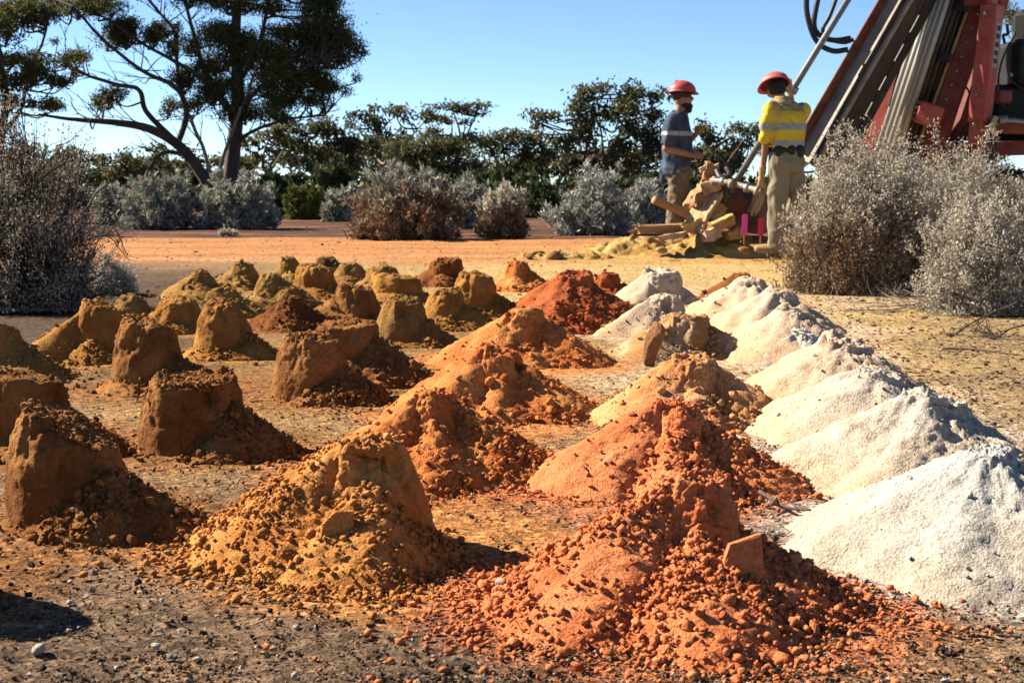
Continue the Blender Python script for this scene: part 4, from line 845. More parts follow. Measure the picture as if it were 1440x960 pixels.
# mast: front channel, its flange, the dark lattice, the rear rail
TURN = (.62, -.78, 0)          # the rig stands turned: its left-hand sides face the sun
mastbar('mast_rail', (1146, 208), (1266, 0), .34, .05, RUSTY, -.45, (-.10, 2.2), TURN)
mastbar('rail_flange', (1128, 198), (1246, -4), .03, .16, RUSTPL, -.36, (-.06, 2.2), TURN)
mastbar('rail_flange', (1162, 212), (1282, 0), .03, .30, DARKST, -.50, (-.12, 2.2), TURN)
mastbar('mast_rail', (1190, 212), (1304, 0), .16, .14, DARKST, -.05, (-.3, 2.2), TURN)
mastbar('mast_rail', (1172, 226), (1289, 8), .06, .16, DARKST, -.30, (-.2, 2.1), TURN)
a0, a1 = np.array(PR(1150, 214, -.3)), np.array(PR(1270, 0, -.3)); dirm = (a1 - a0)
for q, k in enumerate((.06, .22, .40, .58, .78, .98, 1.2, 1.45, 1.7)):
    c = a0 + dirm * k; o = beam('cross_plate', c + np.array([.02, .02, .0]), c + np.array([.36, .26, .02]), .16 if q % 2 else .12, .05, REDD if q % 2 else RUSTPL, rig, side=tuple(dirm), bev=.004)
pipe('hydraulic_line', [a0 + dirm * -.1 + [.20, .15, 0], a0 + dirm * .6 + [.21, .15, 0], a0 + dirm * 1.5 + [.20, .15, 0]], .022, DARKST, rig, 8)
pipe('hydraulic_line', [a0 + dirm * -.1 + [.26, .12, 0], a0 + dirm * .7 + [.255, .1, 0], a0 + dirm * 1.5 + [.26, .12, 0]], .018, RUBBER, rig, 8)
pipe('wire_rope', [PR(1152, 232, -.4), PR(1200, 160, -.35), PR(1245, 80, -.3), PR(1296, -10, -.3)], .008, STEEL, rig, 6)
# red strut with bolts and red side panel
mastbar('strut', (1234, 64), (1286, -6), .06, .05, REDP, -.15, (0, 2.0), TURN)
for k in (.15, .45, .75): link('bolt', box_mesh('bolt', .05, .05, .05, .015), REDP, rig, loc=tuple(np.array(PR(1234 + 52 * k, 64 - 70 * k, -.19)) - np.array(rig.location)))
def PP(px, py): return PR(px, py, .62 - (px - 1211) / 120 * .62)
pn = plate('side_panel', [PP(1211, 230), PP(1213, 108), PP(1247, 48), PP(1330, 40), PP(1310, 240)], .05, REDP, rig, .008)
def PQ(px, py, o=.035): a = np.array(PP(px, py)); return a + np.array([-.7, -.7, 0]) * o
pl = plate('data_plate', [PQ(1222, 136), PQ(1222, 123), PQ(1237, 123), PQ(1237, 136)], .01, DECAL, pn, 0)
for k in (0, 1): plate('plate_mark', [PQ(1225 + 5 * k, 134, .044), PQ(1225 + 5 * k, 126, .044), PQ(1229 + 5 * k, 126, .044), PQ(1229 + 5 * k, 134, .044)], .004, INK, pl, 0)
beam('panel_edge', PP(1210.5, 232), PP(1212.5, 107), .03, .05, REDD, rig, TURN)
# stacked drill rods
for q in range(14):
    row = 0 if q < 5 else 1 if q < 10 else 2; col = q if q < 5 else q - 5 if q < 10 else q - 10
    if row == 0: off = np.array([.046 * col, -.055 * col, 0])
    else: off = np.array([.046 * 4 + .075 * (col + 1), -.055 * 4 + .035 * (col + 1) + .08 * (row - 1), 0])
    a, b = ext(PR(1236, 206, .12), PR(1303, 0, .12), -.14 - .02 * (q % 3), 2.0)
    pipe('drill_rod', [a + off, b + off], .036, GALV if row == 0 else DARKST, rig, 12)
for k in (-.05, 1.25):
    a = np.array(PR(1236, 206, .12)) + (np.array(PR(1303, 0, .12)) - np.array(PR(1236, 206, .12))) * k
    beam('rod_rack', a + [.02, .06, 0], a + [.55, .25, -.02], .05, .25, DARKST, rig, (0, 0, 1))
# red boom with ochre edge
mastbar('boom', (1322, 178), (1380, 18), .24, .12, REDD, -.1, (-.25, 1.7), (.85, -.5, 0))
mastbar('boom_edge', (1305, 172), (1362, 16), .035, .13, YELE, -.04, (-.25, 1.7), (.85, -.5, 0))
mastbar('boom', (1349, 185), (1399, 30), .08, .2, REDD, .25, (-.2, 1.4), TURN)
cb = link('clamp_block', box_mesh('clamp_block', .28, .24, .26, .02), REDP, rig, loc=tuple(np.array(PR(1308, 162, -.34)) - np.array(rig.location))); cb.rotation_euler = (0, R(20), R(-25))
for k in range(4): link('tooth', box_mesh('tooth', .05, .22, .035, .006), REDD, cb, loc=(-.15, 0, -.095 + .063 * k))
link('boom_head', box_mesh('boom_head', .42, .35, .20, .02), REDD, rig, loc=tuple(np.array(PR(1378, -2, -.15)) - np.array(rig.location)))
# upright red post with decal
def PO(px, py): return np.array(PR(px, py, -.45))
post = empty('post', tuple(PO(1378, 190))); post.parent = rig; post.location = tuple(PO(1378, 190) - np.array(rig.location))
def pbeam(name, a, b, w, d, mat, side=(1, 0, 0)):
    o = beam(name, a, b, w, d, mat, None, side); o.parent = post; m = o.matrix_basis.copy(); m.translation -= Vector(tuple(PO(1378, 190))); o.matrix_basis = m; return o
pbeam('column', PO(1377, 172), PO(1396, 8), .20, .20, REDP, (.72, -.70, 0)); pbeam('column_foot', PO(1374, 205), PO(1377, 165), .155, .17, REDP, (.72, -.70, 0)); pbeam('top_lug', PO(1394, 10), PO(1399, -25), .07, .15, REDP, (.72, -.70, 0))
ax = PO(1396, 8) - PO(1377, 172); nrm = np.array([.70, -.72, 0]); nrm = nrm - ax * (nrm @ ax) / (ax @ ax); nrm /= np.linalg.norm(nrm); sdv = np.cross(ax, nrm); sdv /= np.linalg.norm(sdv)
if sdv[0] < 0: sdv = -sdv
def PD(k, u, o): return PO(1377, 172) + ax * k + nrm * (.1 + o) + sdv * u
def dplate(name, k0, k1, u0, u1, o, th, mat):
    q = plate(name, [PD(k0, u0, o), PD(k1, u0, o), PD(k1, u1, o), PD(k0, u1, o)], th, mat, None, 0); q.parent = post; q.location = tuple(-PO(1378, 190)); return q
dplate('decal', .47, .85, -.055, .05, .004, .004, DECAL)
for k in range(5): dplate('decal_mark', .505 + .07 * k, .545 + .07 * k, -.038, .034, .009, .003, INK)
for (bx, by) in ((1386, 20), (1374, 133), (1371, 176)):
    v, f = tubes([(np.array([[0, 0, 0], [-.03, -.03, 0]]), np.array([.024, .024]))], 8, cap=True); link('bolt', np_mesh('bolt', v, f), STEEL, post, loc=tuple(np.array(PR(bx, by, -.56)) - PO(1378, 190)))
beam('post_foot', PR(1376, 260, -.4), PR(1377, 200, -.4), .10, .12, REDD, rig, TURN)
# carrier: deck, engine, pipes
beam('deck_beam', PR(1286, 212, .2), PR(1560, 206, .2), .16, .5, REDD, rig, (0, 0, 1)); beam('deck_beam', PR(1392, 178, -.35), PR(1560, 182, -.35), .16, .14, REDD, rig, (0, 0, 1))
eng = link('engine_cover', box_mesh('engine_cover', 1.0, .9, .60, .08), BLACKM, rig, loc=tuple(np.array(PR(1464, 95, .5)) - np.array(rig.location)))
link('air_filter', box_mesh('air_filter', .26, .26, .5, .1), BLACKM, eng, loc=(-.26, -.1, .42))
link('engine_block', box_mesh('engine_block', 1.3, .8, .65, .06), BLACKM, rig, loc=tuple(np.array(PR(1456, 160, .5)) - np.array(rig.location)))
link('fuel_cap', box_mesh('fuel_cap', .05, .05, .05, .02), GALV, eng, loc=(-.50, -.38, -.12)); link('tail_light', box_mesh('tail_light', .05, .05, .05, .02), REDP, eng, loc=(-.52, -.40, -.20))
link('gear_box', box_mesh('gear_box', .16, .2, .15, .02), REDD, rig, loc=tuple(np.array(PR(1410, 137, -.2)) - np.array(rig.location)))
link('red_hood', box_mesh('red_hood', .7, .5, .62, .05), REDD, rig, loc=tuple(np.array(PR(1350, 162, .6)) - np.array(rig.location)))
pipe('exhaust_pipe', [PR(1413, 62, .2), PR(1411, 50, .2), PR(1417, 48, .2), PR(1416, 34, .2)], .018, DARKST, rig, 8)
pipe('hose', [PR(1374, 62, .0), PR(1380, 85, .05), PR(1371, 105, .1), PR(1384, 118, .1)], .03, RUBBER, rig, 8)
pipe('hose', [PR(1369, 20, .2), PR(1374, 50, .25), PR(1379, 90, .2)], .02, RUBBER, rig, 8)
pipe('water_pipe', [PR(1394, 176, -.5), PR(1420, 170, -.5), PR(1450, 172, -.5), PR(1560, 172, -.5)], .035, STEEL, rig, 10)
pipe('hose_coupling', [PR(1404, 170, -.52), PR(1416, 169, -.52)], .055, STEEL, rig, 10)
pipe('rag', [PR(1400, 165, -.55), PR(1396, 176, -.58), PR(1399, 186, -.56), PR(1394, 196, -.56)], .035, WOODP, rig, 7, r1=.02)
pipe('prop', [PR(1398, 182, -.4), PR(1398, 260, -.4)], .03, DARKST, rig, 8)
# bolts, brackets and cables
for k in range(9):
    for (p0, p1, dy) in (((1316, 180), (1374, 20), -.22), ((1150, 206), (1268, 2), -.52)):
        q = k / 8; link('bolt', box_mesh('bolt', .035, .04, .035, .012), STEEL, rig, loc=tuple(np.array(PR(p0[0] + (p1[0] - p0[0]) * q, p0[1] + (p1[1] - p0[1]) * q, dy)) - np.array(rig.location)))
for k in range(6): link('bolt', box_mesh('bolt', .03, .03, .03, .01), REDD, rig, loc=tuple(np.array(PQ(1216, 205 - 17 * k, .03)) - np.array(rig.location)))
for q, pp in enumerate(([(1420, 60), (1408, 90), (1404, 120), (1412, 150), (1430, 160)], [(1428, 45), (1416, 75), (1420, 110), (1440, 128)], [(1340, 140), (1352, 120), (1362, 128), (1366, 150)], [(1330, 90), (1344, 108), (1358, 104), (1368, 92)], [(1258, 60), (1266, 90), (1258, 120), (1250, 150)], [(1180, 200), (1196, 176), (1206, 160), (1210, 140)], [(1348, 190), (1360, 176), (1372, 180), (1384, 172)])):
    pipe('cable', [PR(a, b, -.05 + .06 * (q % 3)) for a, b in pp], .012 + .004 * (q % 2), RUBBER, rig, 6)
for k in (.1, .5, .9): mastbar('bracket', (1296 + 66 * k - 2, 176 - 178 * k), (1296 + 66 * k + 3, 176 - 178 * k - 12), .18, .05, DARKST, -.2, (0, 1), TURN)
# carrier under the deck
for dy in (-.1, 1.0): link('track', box_mesh('track', 3.0, .38, .6, .2), DARKST, rig, loc=(1.55, dy + .1, .34))
link('chassis', box_mesh('chassis', 2.9, 1.1, .4, .05), DARKST, rig, loc=(1.55, .55, .72))
# hoses looping from the mast
for q, (pp, r) in enumerate(([[(1140, -40), (1134, 5), (1140, 40), (1152, 62), (1172, 72), (1192, 70)], .032], [[(1160, -40), (1148, 10), (1145, 38), (1156, 52), (1175, 57), (1196, 54)], .032], [[(1186, -30), (1168, 20), (1157, 42), (1166, 55), (1186, 60), (1200, 56)], .024])):
    pipe('hose', [PR(a, b, -.45 + .05 * q) for a, b in pp], r, RUBBER, rig, 8, n=40)
# long grey drill pipe leaning on the rig
a, b = P(1041, 246, 14.35), P(1196, -6, 14.35); a, b = ext(a, b, -.16, 1.5)
lp = empty('drill_pipe', tuple(a)); tag(lp, 'long grey steel pipe leaning behind the yellow-shirted worker', 'pipe')
pipe('tube', [a, b], .034, PIPEG, lp, 12); pipe('collar', [P(1113, 131, 14.34), P(1118, 122, 14.34)], .05, STEEL, lp, 12)

# ------------------------------------------------------------------ people
def ell(center, rad, rot=(0, 0, 0)):
    bm = bmesh.new(); bmesh.ops.create_uvsphere(bm, u_segments=20, v_segments=14, radius=1.0)
    M = Matrix.Translation(center) @ (Matrix.Rotation(rot[2], 4, 'Z') @ Matrix.Rotation(rot[1], 4, 'Y') @ Matrix.Rotation(rot[0], 4, 'X')) @ Matrix.Diagonal((*rad, 1))
    v = np.array([(M @ x.co)[:] for x in bm.verts]); f = [[x.index for x in q.verts] for q in bm.faces]; bm.free(); return v, f
def cap(p0, r0, p1, r1):
    p0, p1 = np.array(p0, float), np.array(p1, float); d = p1 - p0; L = np.linalg.norm(d); d /= L
    t = [-1, -.86, -.5, 0]; P_, R_ = [], []
    for a in t: P_.append(p0 + d * r0 * a); R_.append(max(r0 * math.sqrt(max(0, 1 - a * a)), 1e-4))
    for a in t[::-1]: P_.append(p1 - d * r1 * a); R_.append(max(r1 * math.sqrt(max(0, 1 - a * a)), 1e-4))
    v, f = tubes([(np.array(P_), np.array(R_))], 14, cap=True)
    return v, [list(map(int, q)) for a in (f if isinstance(f, list) else [f]) for q in a]
def limb(*pr): return [cap(pr[k][0], pr[k][1], pr[k + 1][0], pr[k + 1][1]) for k in range(len(pr) - 1)]
def stack(rings, yaw=0.0):
    """elliptic rings (x, y, z, half width, half depth) turned by yaw"""
    n = 24; a = np.arange(n) / n * 2 * math.pi; V = []; F = []
    for x, y, z, w_, d_ in rings:
        lx, ly = np.cos(a) * w_, np.sin(a) * d_
        V.append(np.stack([x + lx * math.cos(yaw) - ly * math.sin(yaw), y + lx * math.sin(yaw) + ly * math.cos(yaw), np.full(n, z)], 1))
    for k in range(len(rings) - 1):
        for j in range(n): F.append([k * n + j, k * n + (j + 1) % n, (k + 1) * n + (j + 1) % n, (k + 1) * n + j])
    F.append(list(range(n))[::-1]); F.append([(len(rings) - 1) * n + j for j in range(n)])
    return np.concatenate(V), F
def melt(name, pieces, voxel, mat, parent, smooth=4, fold=0.0, fs=(14, 14, 9), seed=0):
    """one continuous skin over overlapping pieces"""
    V, F, n = [], [], 0
    for v, f in pieces: V.append(v); F += [[i + n for i in q] for q in f]; n += len(v)
    me = bpy.data.meshes.new('tmp'); me.from_pydata(np.concatenate(V).tolist(), [], F); o = bpy.data.objects.new('tmp', me); COL.objects.link(o)
    m = o.modifiers.new('r', 'REMESH'); m.mode = 'VOXEL'; m.voxel_size = voxel
    s = o.modifiers.new('s', 'SMOOTH'); s.iterations = smooth; s.factor = .5
    dg = bpy.context.evaluated_depsgraph_get(); ev = o.evaluated_get(dg); r = bpy.data.meshes.new_from_object(ev)
    bpy.data.objects.remove(o)
    n = len(r.vertices); co = np.zeros(n * 3); r.vertices.foreach_get('co', co); co = co.reshape(-1, 3)
    if fold:
        no = np.zeros(n * 3); r.vertices.foreach_get('normal', no); no = no.reshape(-1, 3)
        w_ = perlin(co * 3, seed + 3)[:, None] * .25
        d = 1 - np.abs(perlin(co * np.array(fs) + w_ * 4, seed)) * 2.2; d = d + .5 * perlin(co * np.array(fs) * 2.2, seed + 1)
        co = co + no * (d * fold)[:, None]; r.vertices.foreach_set('co', co.ravel())
    r.polygons.foreach_set('use_smooth', np.ones(len(r.polygons), bool)); r.update(); r.name = name
    r.materials.clear(); return link(name, r, mat, parent)
def band(src, z0, z1, mat, parent, off=.004, cond=None, name='reflective_band'):
    me = src.data; co = np.zeros(len(me.vertices) * 3); me.vertices.foreach_get('co', co); co = co.reshape(-1, 3)
    no = np.zeros(len(me.vertices) * 3); me.vertices.foreach_get('normal', no); no = no.reshape(-1, 3)
    fs = []
    for p_ in me.polygons:
        c = p_.center
        if z0 < c.z < z1 and (cond is None or cond(c)): fs.append(list(p_.vertices))
    if not fs: return None
    used = sorted({i for f in fs for i in f}); mp = {i: k for k, i in enumerate(used)}
    v = co[used] + no[used] * off; m2 = bpy.data.meshes.new(name); m2.from_pydata(v.tolist(), [], [[mp[i] for i in f] for f in fs])
    m2.polygons.foreach_set('use_smooth', np.ones(len(m2.polygons), bool)); return link(name, m2, mat, parent)
def helmet(parent, center, yaw, tilt, mat, r=(.125, .150, .118)):
    V, F = [], []; n, m_ = 40, 14
    for k in range(m_ + 1):
        e = math.pi / 2 * (1 - k / m_)
        for j in range(n):
            a = 2 * math.pi * j / n; ridge = 1 + .035 * max(0, 1 - abs(math.cos(a)) * 4) * (math.sin(e) > .1)
            V.append((math.cos(a) * math.cos(e) * r[0], math.sin(a) * math.cos(e) * r[1], math.sin(e) * r[2] * ridge))
    rows_ = m_ + 1
    for rr_, zz_ in ((1.07, -.004), (1.10, -.012), (1.05, -.016), (.97, -.014)):
        for j in range(n):
            a = 2 * math.pi * j / n; peak = max(0, math.sin(a)) ** 2 * (.30 if rr_ > 1 else 0.0)
            V.append((math.cos(a) * r[0] * rr_, math.sin(a) * r[1] * (rr_ + peak * (rr_ - 1) * 10 * .5 if rr_ > 1 else rr_), zz_ - peak * .07))
        rows_ += 1
    for k in range(rows_ - 1):
        for j in range(n): F.append([k * n + j, k * n + (j + 1) % n, (k + 1) * n + (j + 1) % n, (k + 1) * n + j])
    me = np_mesh('hard_hat', np.array(V), np.array(F)[:, ::-1]); o = link('hard_hat', me, mat, parent, loc=tuple(center)); o.rotation_mode = 'ZXY'; o.rotation_euler = (tilt, 0, yaw); return o
SKIN = plain_mat('tanned_skin', (.36, .17, .10), .6, 0, .15, 14, .08, .3); HAIR = plain_mat('dark_hair', (.022, .015, .011), .8, 0, .3, 60, .4)
HATR = plain_mat('red_hard_hat', (.50, .05, .05), .5, 0, .2, 9, .05, .35, dirt=(.42, .15, .11), dirt_amt=.25); HATF = plain_mat('faded_red_hard_hat', (.52, .085, .080), .6, 0, .18, 6, .05, .4, dirt=(.42, .16, .13), dirt_amt=.3)
YSH = plain_mat('hi_vis_yellow_cloth', (.80, .60, .04), .85, 0, .15, 7, .2, .1, dirt=(.50, .34, .10), dirt_amt=.4); TANC = plain_mat('tan_yoke_cloth', (.40, .29, .13), .9, 0, .2, 8, .2, .1)
NSH = plain_mat('faded_navy_cloth', (.055, .075, .115), .9, 0, .3, 6, .2, .1, dirt=(.12, .14, .17), dirt_amt=.25)
TAPE = plain_mat('silver_reflective_tape', (.33, .34, .36), .5, 0, .15, 20, .1, .4); KHA = plain_mat('khaki_trousers', (.31, .26, .17), .9, 0, .25, 5, .25, .1, dirt=(.22, .19, .14), dirt_amt=.3)
BRT = plain_mat('muddy_brown_trousers', (.19, .14, .10), .9, 0, .3, 6, .25, .1, dirt=(.33, .24, .15), dirt_amt=.25); BELT = plain_mat('black_belt', (.018, .016, .015), .6)
BOOT = plain_mat('dusty_tan_boot', (.36, .23, .12), .85, 0, .25, 12, .2, .2); GLOV = plain_mat('tan_leather_glove', (.46, .30, .16), .8, 0, .25, 18, .2, .2); BEAN = plain_mat('brown_beanie_wool', (.060, .045, .032), .95, 0, .3, 60, .4); LENS = plain_mat('black_lens', (.01, .01, .012), .15, 0, 0, 5, 0, .5)
def fingers(base, along, across, palm, curl, s=1.0, thumb=1):
    """palm and five bent fingers; along points to the finger tips, across towards the thumb, palm out of the palm"""
    b, al, ac, pa = [np.array(q, float) for q in (base, along, across, palm)]
    out = [cap(b, .027 * s, b + al * .075 * s + ac * .014 * s, .022 * s), cap(b, .025 * s, b + al * .075 * s - ac * .02 * s, .019 * s)]
    for k, ln in enumerate((.068, .078, .074, .058)):
        q = b + al * .082 * s + ac * (.031 - .0205 * k) * s; dirn = al.copy()
        for j in range(3):
            ang = curl * (.6 if j == 0 else 1.0); dirn = dirn * math.cos(ang) + pa * math.sin(ang) if j == 0 else (dirn * math.cos(ang) + np.cross(np.cross(dirn, pa), dirn) / (np.linalg.norm(np.cross(np.cross(dirn, pa), dirn)) + 1e-9) * math.sin(ang))
            e = q + dirn * ln * s * (.45, .32, .25)[j]; out.append(cap(q, (.0095 - .0008 * j) * s, e, (.009 - .0008 * j) * s)); q = e
    q = b + ac * .026 * s + al * .012 * s; e = q + (ac * .72 + al * .55 + pa * .35) * .042 * s; out.append(cap(q, .0125 * s, e, .0108 * s)); out.append(cap(e, .0105 * s, e + (al * .75 + pa * .5 + ac * .1) * .032 * s, .009 * s))
    return out

# worker in the yellow shirt, three-quarter back view, looking down to the left
wx = P(1102, 355, 13.7)
A = empty('person', (wx[0], 13.7, .062)); tag(A, 'person in yellow work shirt and khaki trousers seen from behind, holding a rod', 'person')
yaw = R(30)
melt('body', [ell((-.10, .07, 1.655), (.078, .098, .112), (R(18), 0, R(30))), ell((-.135, .135, 1.615), (.05, .05, .055)), cap((-.03, 0, 1.46), .062, (-.085, .05, 1.60), .058), ell((-.162, .168, 1.645), (.012, .02, .018)),
              ell((-.165, .045, 1.65), (.014, .022, .034), (0, 0, R(30))), stack([(0, .0, .92, .15, .10), (0, 0, 1.1, .15, .10), (0, 0, 1.3, .18, .11), (0, 0, 1.45, .14, .08), (0, .0, 1.5, .06, .06)], yaw)]
     + limb(((-.19, -.10, 1.42), .055), ((-.215, -.085, 1.13), .043), ((-.232, -.02, .86), .03), ((-.238, -.01, .80), .028)) + limb(((.19, .11, 1.42), .055), ((.20, .38, 1.34), .043), ((.125, .50, 1.60), .03))
     + limb(((-.07, -.04, .92), .085), ((-.075, -.03, .5), .058), ((-.075, .0, .06), .045)) + limb(((.09, .05, .92), .085), ((.13, .09, .5), .058), ((.14, .12, .06), .045)), .012, SKIN, A)
sh = melt('shirt', [stack([(.0, -.0, 1.02, .185, .135), (0, -.005, 1.10, .188, .135), (0, -.01, 1.24, .205, .14), (-.005, -.01, 1.38, .225, .135), (-.01, 0, 1.47, .18, .10), (-.03, .01, 1.515, .09, .075)], yaw)]
          + limb(((-.175, -.10, 1.435), .080), ((-.212, -.09, 1.27), .072), ((-.22, -.085, 1.155), .066)) + limb(((.18, .11, 1.43), .080), ((.195, .30, 1.37), .066)), .012, YSH, A, 3, .012, (9, 9, 5), 4)
melt('collar', [stack([(-.02, .0, 1.475, .165, .095), (-.03, .005, 1.525, .10, .085), (-.05, .02, 1.565, .082, .08)], yaw)], .011, TANC, A, 2, .003)
band(sh, 1.235, 1.285, TAPE, A); band(sh, 1.075, 1.125, TAPE, A, cond=lambda c: c.x > -.155)
band(sh, 1.415, 1.56, TANC, A, .003, name='yoke', cond=lambda c: abs(c.x + .0) < .17)
tr = melt('trousers', [stack([(0, 0, 1.06, .182, .132), (0, 0, .98, .192, .142), (0, -.01, .90, .195, .15), (0, -.01, .82, .185, .14)], yaw)] + limb(((-.075, -.045, .88), .115), ((-.08, -.03, .5), .092), ((-.078, -.005, .26), .082), ((-.078, .0, .085), .085)) + limb(((.09, .055, .88), .115), ((.13, .09, .5), .09), ((.14, .12, .085), .082)), .013, KHA, A, 3, .015, (8, 8, 5), 9)
melt('belt', [stack([(0, 0, 1.005, .198, .150), (0, 0, 1.065, .196, .147)], yaw), ell((-.10, -.145, 1.02), (.05, .035, .06)), ell((.12, -.10, 1.02), (.055, .035, .065)), ell((.03, -.155, 1.03), (.04, .025, .05))], .009, BELT, A, 2)
for dx, dy, yw in ((-.075, .0, R(22)), (.14, .12, R(10))):
    melt('boot', [ell((dx, dy, .06), (.062, .055, .06)), cap((dx + .0, dy, .1), .058, (dx, dy, .15), .06), cap((dx - .02, dy + .0, .05), .055, (dx - .17, dy + .05, .042), .046), ell((dx - .07, dy + .02, .02), (.155, .055, .018), (0, 0, -.3))], .009, BOOT, A, 3)
melt('glove', fingers((-.238, -.012, .775), (-.05, .1, -1), (-.85, .5, 0), (.5, .85, .1), .75, 1.12, ) + [cap((-.235, -.018, .86), .04, (-.238, -.012, .79), .034)], .0055, GLOV, A, 2)
melt('glove', fingers((.125, .50, 1.635), (-.15, .1, 1), (-.9, -.3, 0), (-.1, -1, .1), 1.0, 1.12) + [cap((.135, .50, 1.565), .04, (.127, .5, 1.63), .034)], .0055, GLOV, A, 2)
melt('hair', [ell((-.092, .055, 1.655), (.086, .10, .10), (R(18), 0, R(30)))], .01, HAIR, A, 2)
helmet(A, (-.115, .08, 1.695), R(52), R(-30), HATF)

# worker in the navy shirt, side view facing right
wx = P(953, 355, 15.0)
B = empty('person', (wx[0], 15.0, 0)); tag(B, 'person in faded navy shirt and red hard hat, side view beside the timber pile', 'person')
yw = R(78)
melt('body', [ell((.035, 0, 1.685), (.098, .078, .112)), ell((.075, 0, 1.64), (.05, .05, .06)), cap((-.01, 0, 1.5), .062, (.02, 0, 1.63), .058), ell((.138, 0, 1.685), (.022, .015, .018), (0, R(30), 0)), ell((.02, -.078, 1.68), (.02, .012, .034)),
              ell((.118, 0, 1.645), (.014, .026, .01)), stack([(-.02, 0, .92, .15, .1), (-.02, 0, 1.1, .15, .1), (-.03, 0, 1.35, .18, .11), (-.02, 0, 1.48, .14, .08), (0, 0, 1.53, .06, .06)], yw)]
     + limb(((-.08, -.19, 1.43), .056), ((-.165, -.235, 1.14), .046), ((.09, -.22, 1.075), .033)) + limb(((.0, .19, 1.43), .056), ((.06, .24, 1.16), .046), ((.19, .10, 1.30), .033))
     + fingers((.115, -.215, 1.068), (1, .12, -.06), (.05, .3, .95), (0, .9, -.2), .55) + fingers((.2, .09, 1.315), (.35, -.6, .7), (-.5, 0, .6), (-.3, -.75, 0), .6)
     + limb(((0, -.1, .92), .085), ((-.03, -.1, .5), .058), ((-.09, -.1, .06), .045)) + limb(((0, .1, .92), .085), ((.05, .1, .5), .058), ((.04, .1, .06), .045)), .0095, SKIN, B)
sh = melt('shirt', [stack([(-.03, 0, .86, .19, .155), (-.025, 0, 1.0, .19, .158), (-.02, 0, 1.15, .195, .162), (-.035, 0, 1.32, .215, .155), (-.035, 0, 1.43, .21, .13), (-.015, 0, 1.505, .12, .09), (0, 0, 1.55, .075, .075)], yw), cap((-.17, -.02, .93), .045, (-.175, -.02, .80), .035)]
          + limb(((-.07, -.175, 1.45), .088), ((-.125, -.215, 1.31), .08), ((-.15, -.23, 1.22), .078)) + limb(((.0, .175, 1.45), .088), ((.04, .23, 1.24), .075)), .012, NSH, B, 3, .014, (8, 8, 5), 14)
band(sh, 1.282, 1.322, TAPE, B)
melt('trousers', [stack([(-.02, 0, 1.0, .17, .13), (-.02, 0, .9, .18, .145), (-.02, 0, .82, .18, .14)], yw)] + limb(((0, -.095, .88), .112), ((-.035, -.1, .5), .092), ((-.085, -.1, .09), .082)) + limb(((0, .1, .88), .112), ((.05, .1, .5), .09), ((.04, .1, .09), .082)), .012, BRT, B, 3, .017, (8, 8, 9), 19)
for dx, dy in ((-.09, -.1), (.04, .1)):
    melt('boot', [ell((dx, dy, .06), (.062, .055, .06)), cap((dx, dy, .1), .055, (dx, dy, .14), .058), cap((dx + .02, dy, .05), .052, (dx + .16, dy, .042), .045), ell((dx + .06, dy, .02), (.15, .055, .018))], .009, BOOT, B, 3)
melt('beard', [ell((.085, 0, 1.605), (.058, .060, .045)), ell((.05, -.0, 1.615), (.062, .080, .036)), ell((.095, 0, 1.57), (.042, .042, .042))], .009, HAIR, B, 2, .004, (40, 40, 40))
melt('sunglasses', [ell((.126, -.034, 1.692), (.013, .026, .016)), ell((.126, .034, 1.692), (.013, .026, .016)), cap((.125, -.05, 1.70), .006, (.02, -.084, 1.70), .005), cap((.125, .05, 1.70), .006, (.02, .084, 1.70), .005)], .004, LENS, B, 2)
melt('beanie', [ell((.01, 0, 1.725), (.115, .094, .075), (0, R(10), 0))], .01, BEAN, B, 2, .003, (30, 30, 60))
helmet(B, (.025, 0, 1.765), R(-90), R(-4), HATR)

# ------------------------------------------------------------------ the drill collar: timber, plate, flags, spoil
def mound(label, name, px, py, rx, ry, h, pal, seed, n=(150, 60)):
    g = G(px, py); th = np.arange(n[0]) / n[0] * 2 * math.pi; s = np.linspace(0, 1, n[1])
    X = s[:, None] * np.cos(th)[None] * rx; Y = s[:, None] * np.sin(th)[None] * ry
    p = np.stack([X, Y, 0 * X], -1).reshape(-1, 3) + seed
    prof = (1 - s ** 2) ** 1.5; Z = h * prof[:, None] * (.75 + .45 * fbm(p * 2.2, 3, seed).reshape(X.shape)) + (fbm(p * 9, 3, seed + 2) * .04 + (.5 - worley(p * 14, seed)) * .035 + (.5 - worley(p * 30, seed)) * .02).reshape(X.shape) * np.minimum(1, prof * 2.5)[:, None] - .012
    Z[-1] = -.03; ca, cb = np.array(pal[0]), np.array(pal[1]); m = sstep(-.4, .4, fbm(p * 3, 3, seed + 5))[:, None]
    idx = np.arange(X.size).reshape(X.shape); F = np.stack([idx[:-1], np.roll(idx, -1, 1)[:-1], np.roll(idx, -1, 1)[1:], idx[1:]], -1).reshape(-1, 4)
    o = link(name, np_mesh(name, np.stack([X, Y, Z], -1).reshape(-1, 3), F, ca * (1 - m) + cb * m), SOIL, loc=(g[0], g[1], 0)); tag(o, label, 'spoil'); return o
SPY = ((.58, .38, .14), (.46, .25, .075)); 
mound('broad yellow spoil bank at the feet of the workers', 'spoil_bank', 985, 358, 1.75, .95, .25, SPY, 3, (200, 80))
mound('low yellow spoil ridge reaching left along the track', 'spoil_ridge', 800, 362, .75, .4, .07, SPY, 5)
mound('pinkish spoil lump under the leaning timber', 'spoil_lump', 1005, 350, .6, .45, .34, ((.55, .33, .17), (.45, .2, .09)), 7)
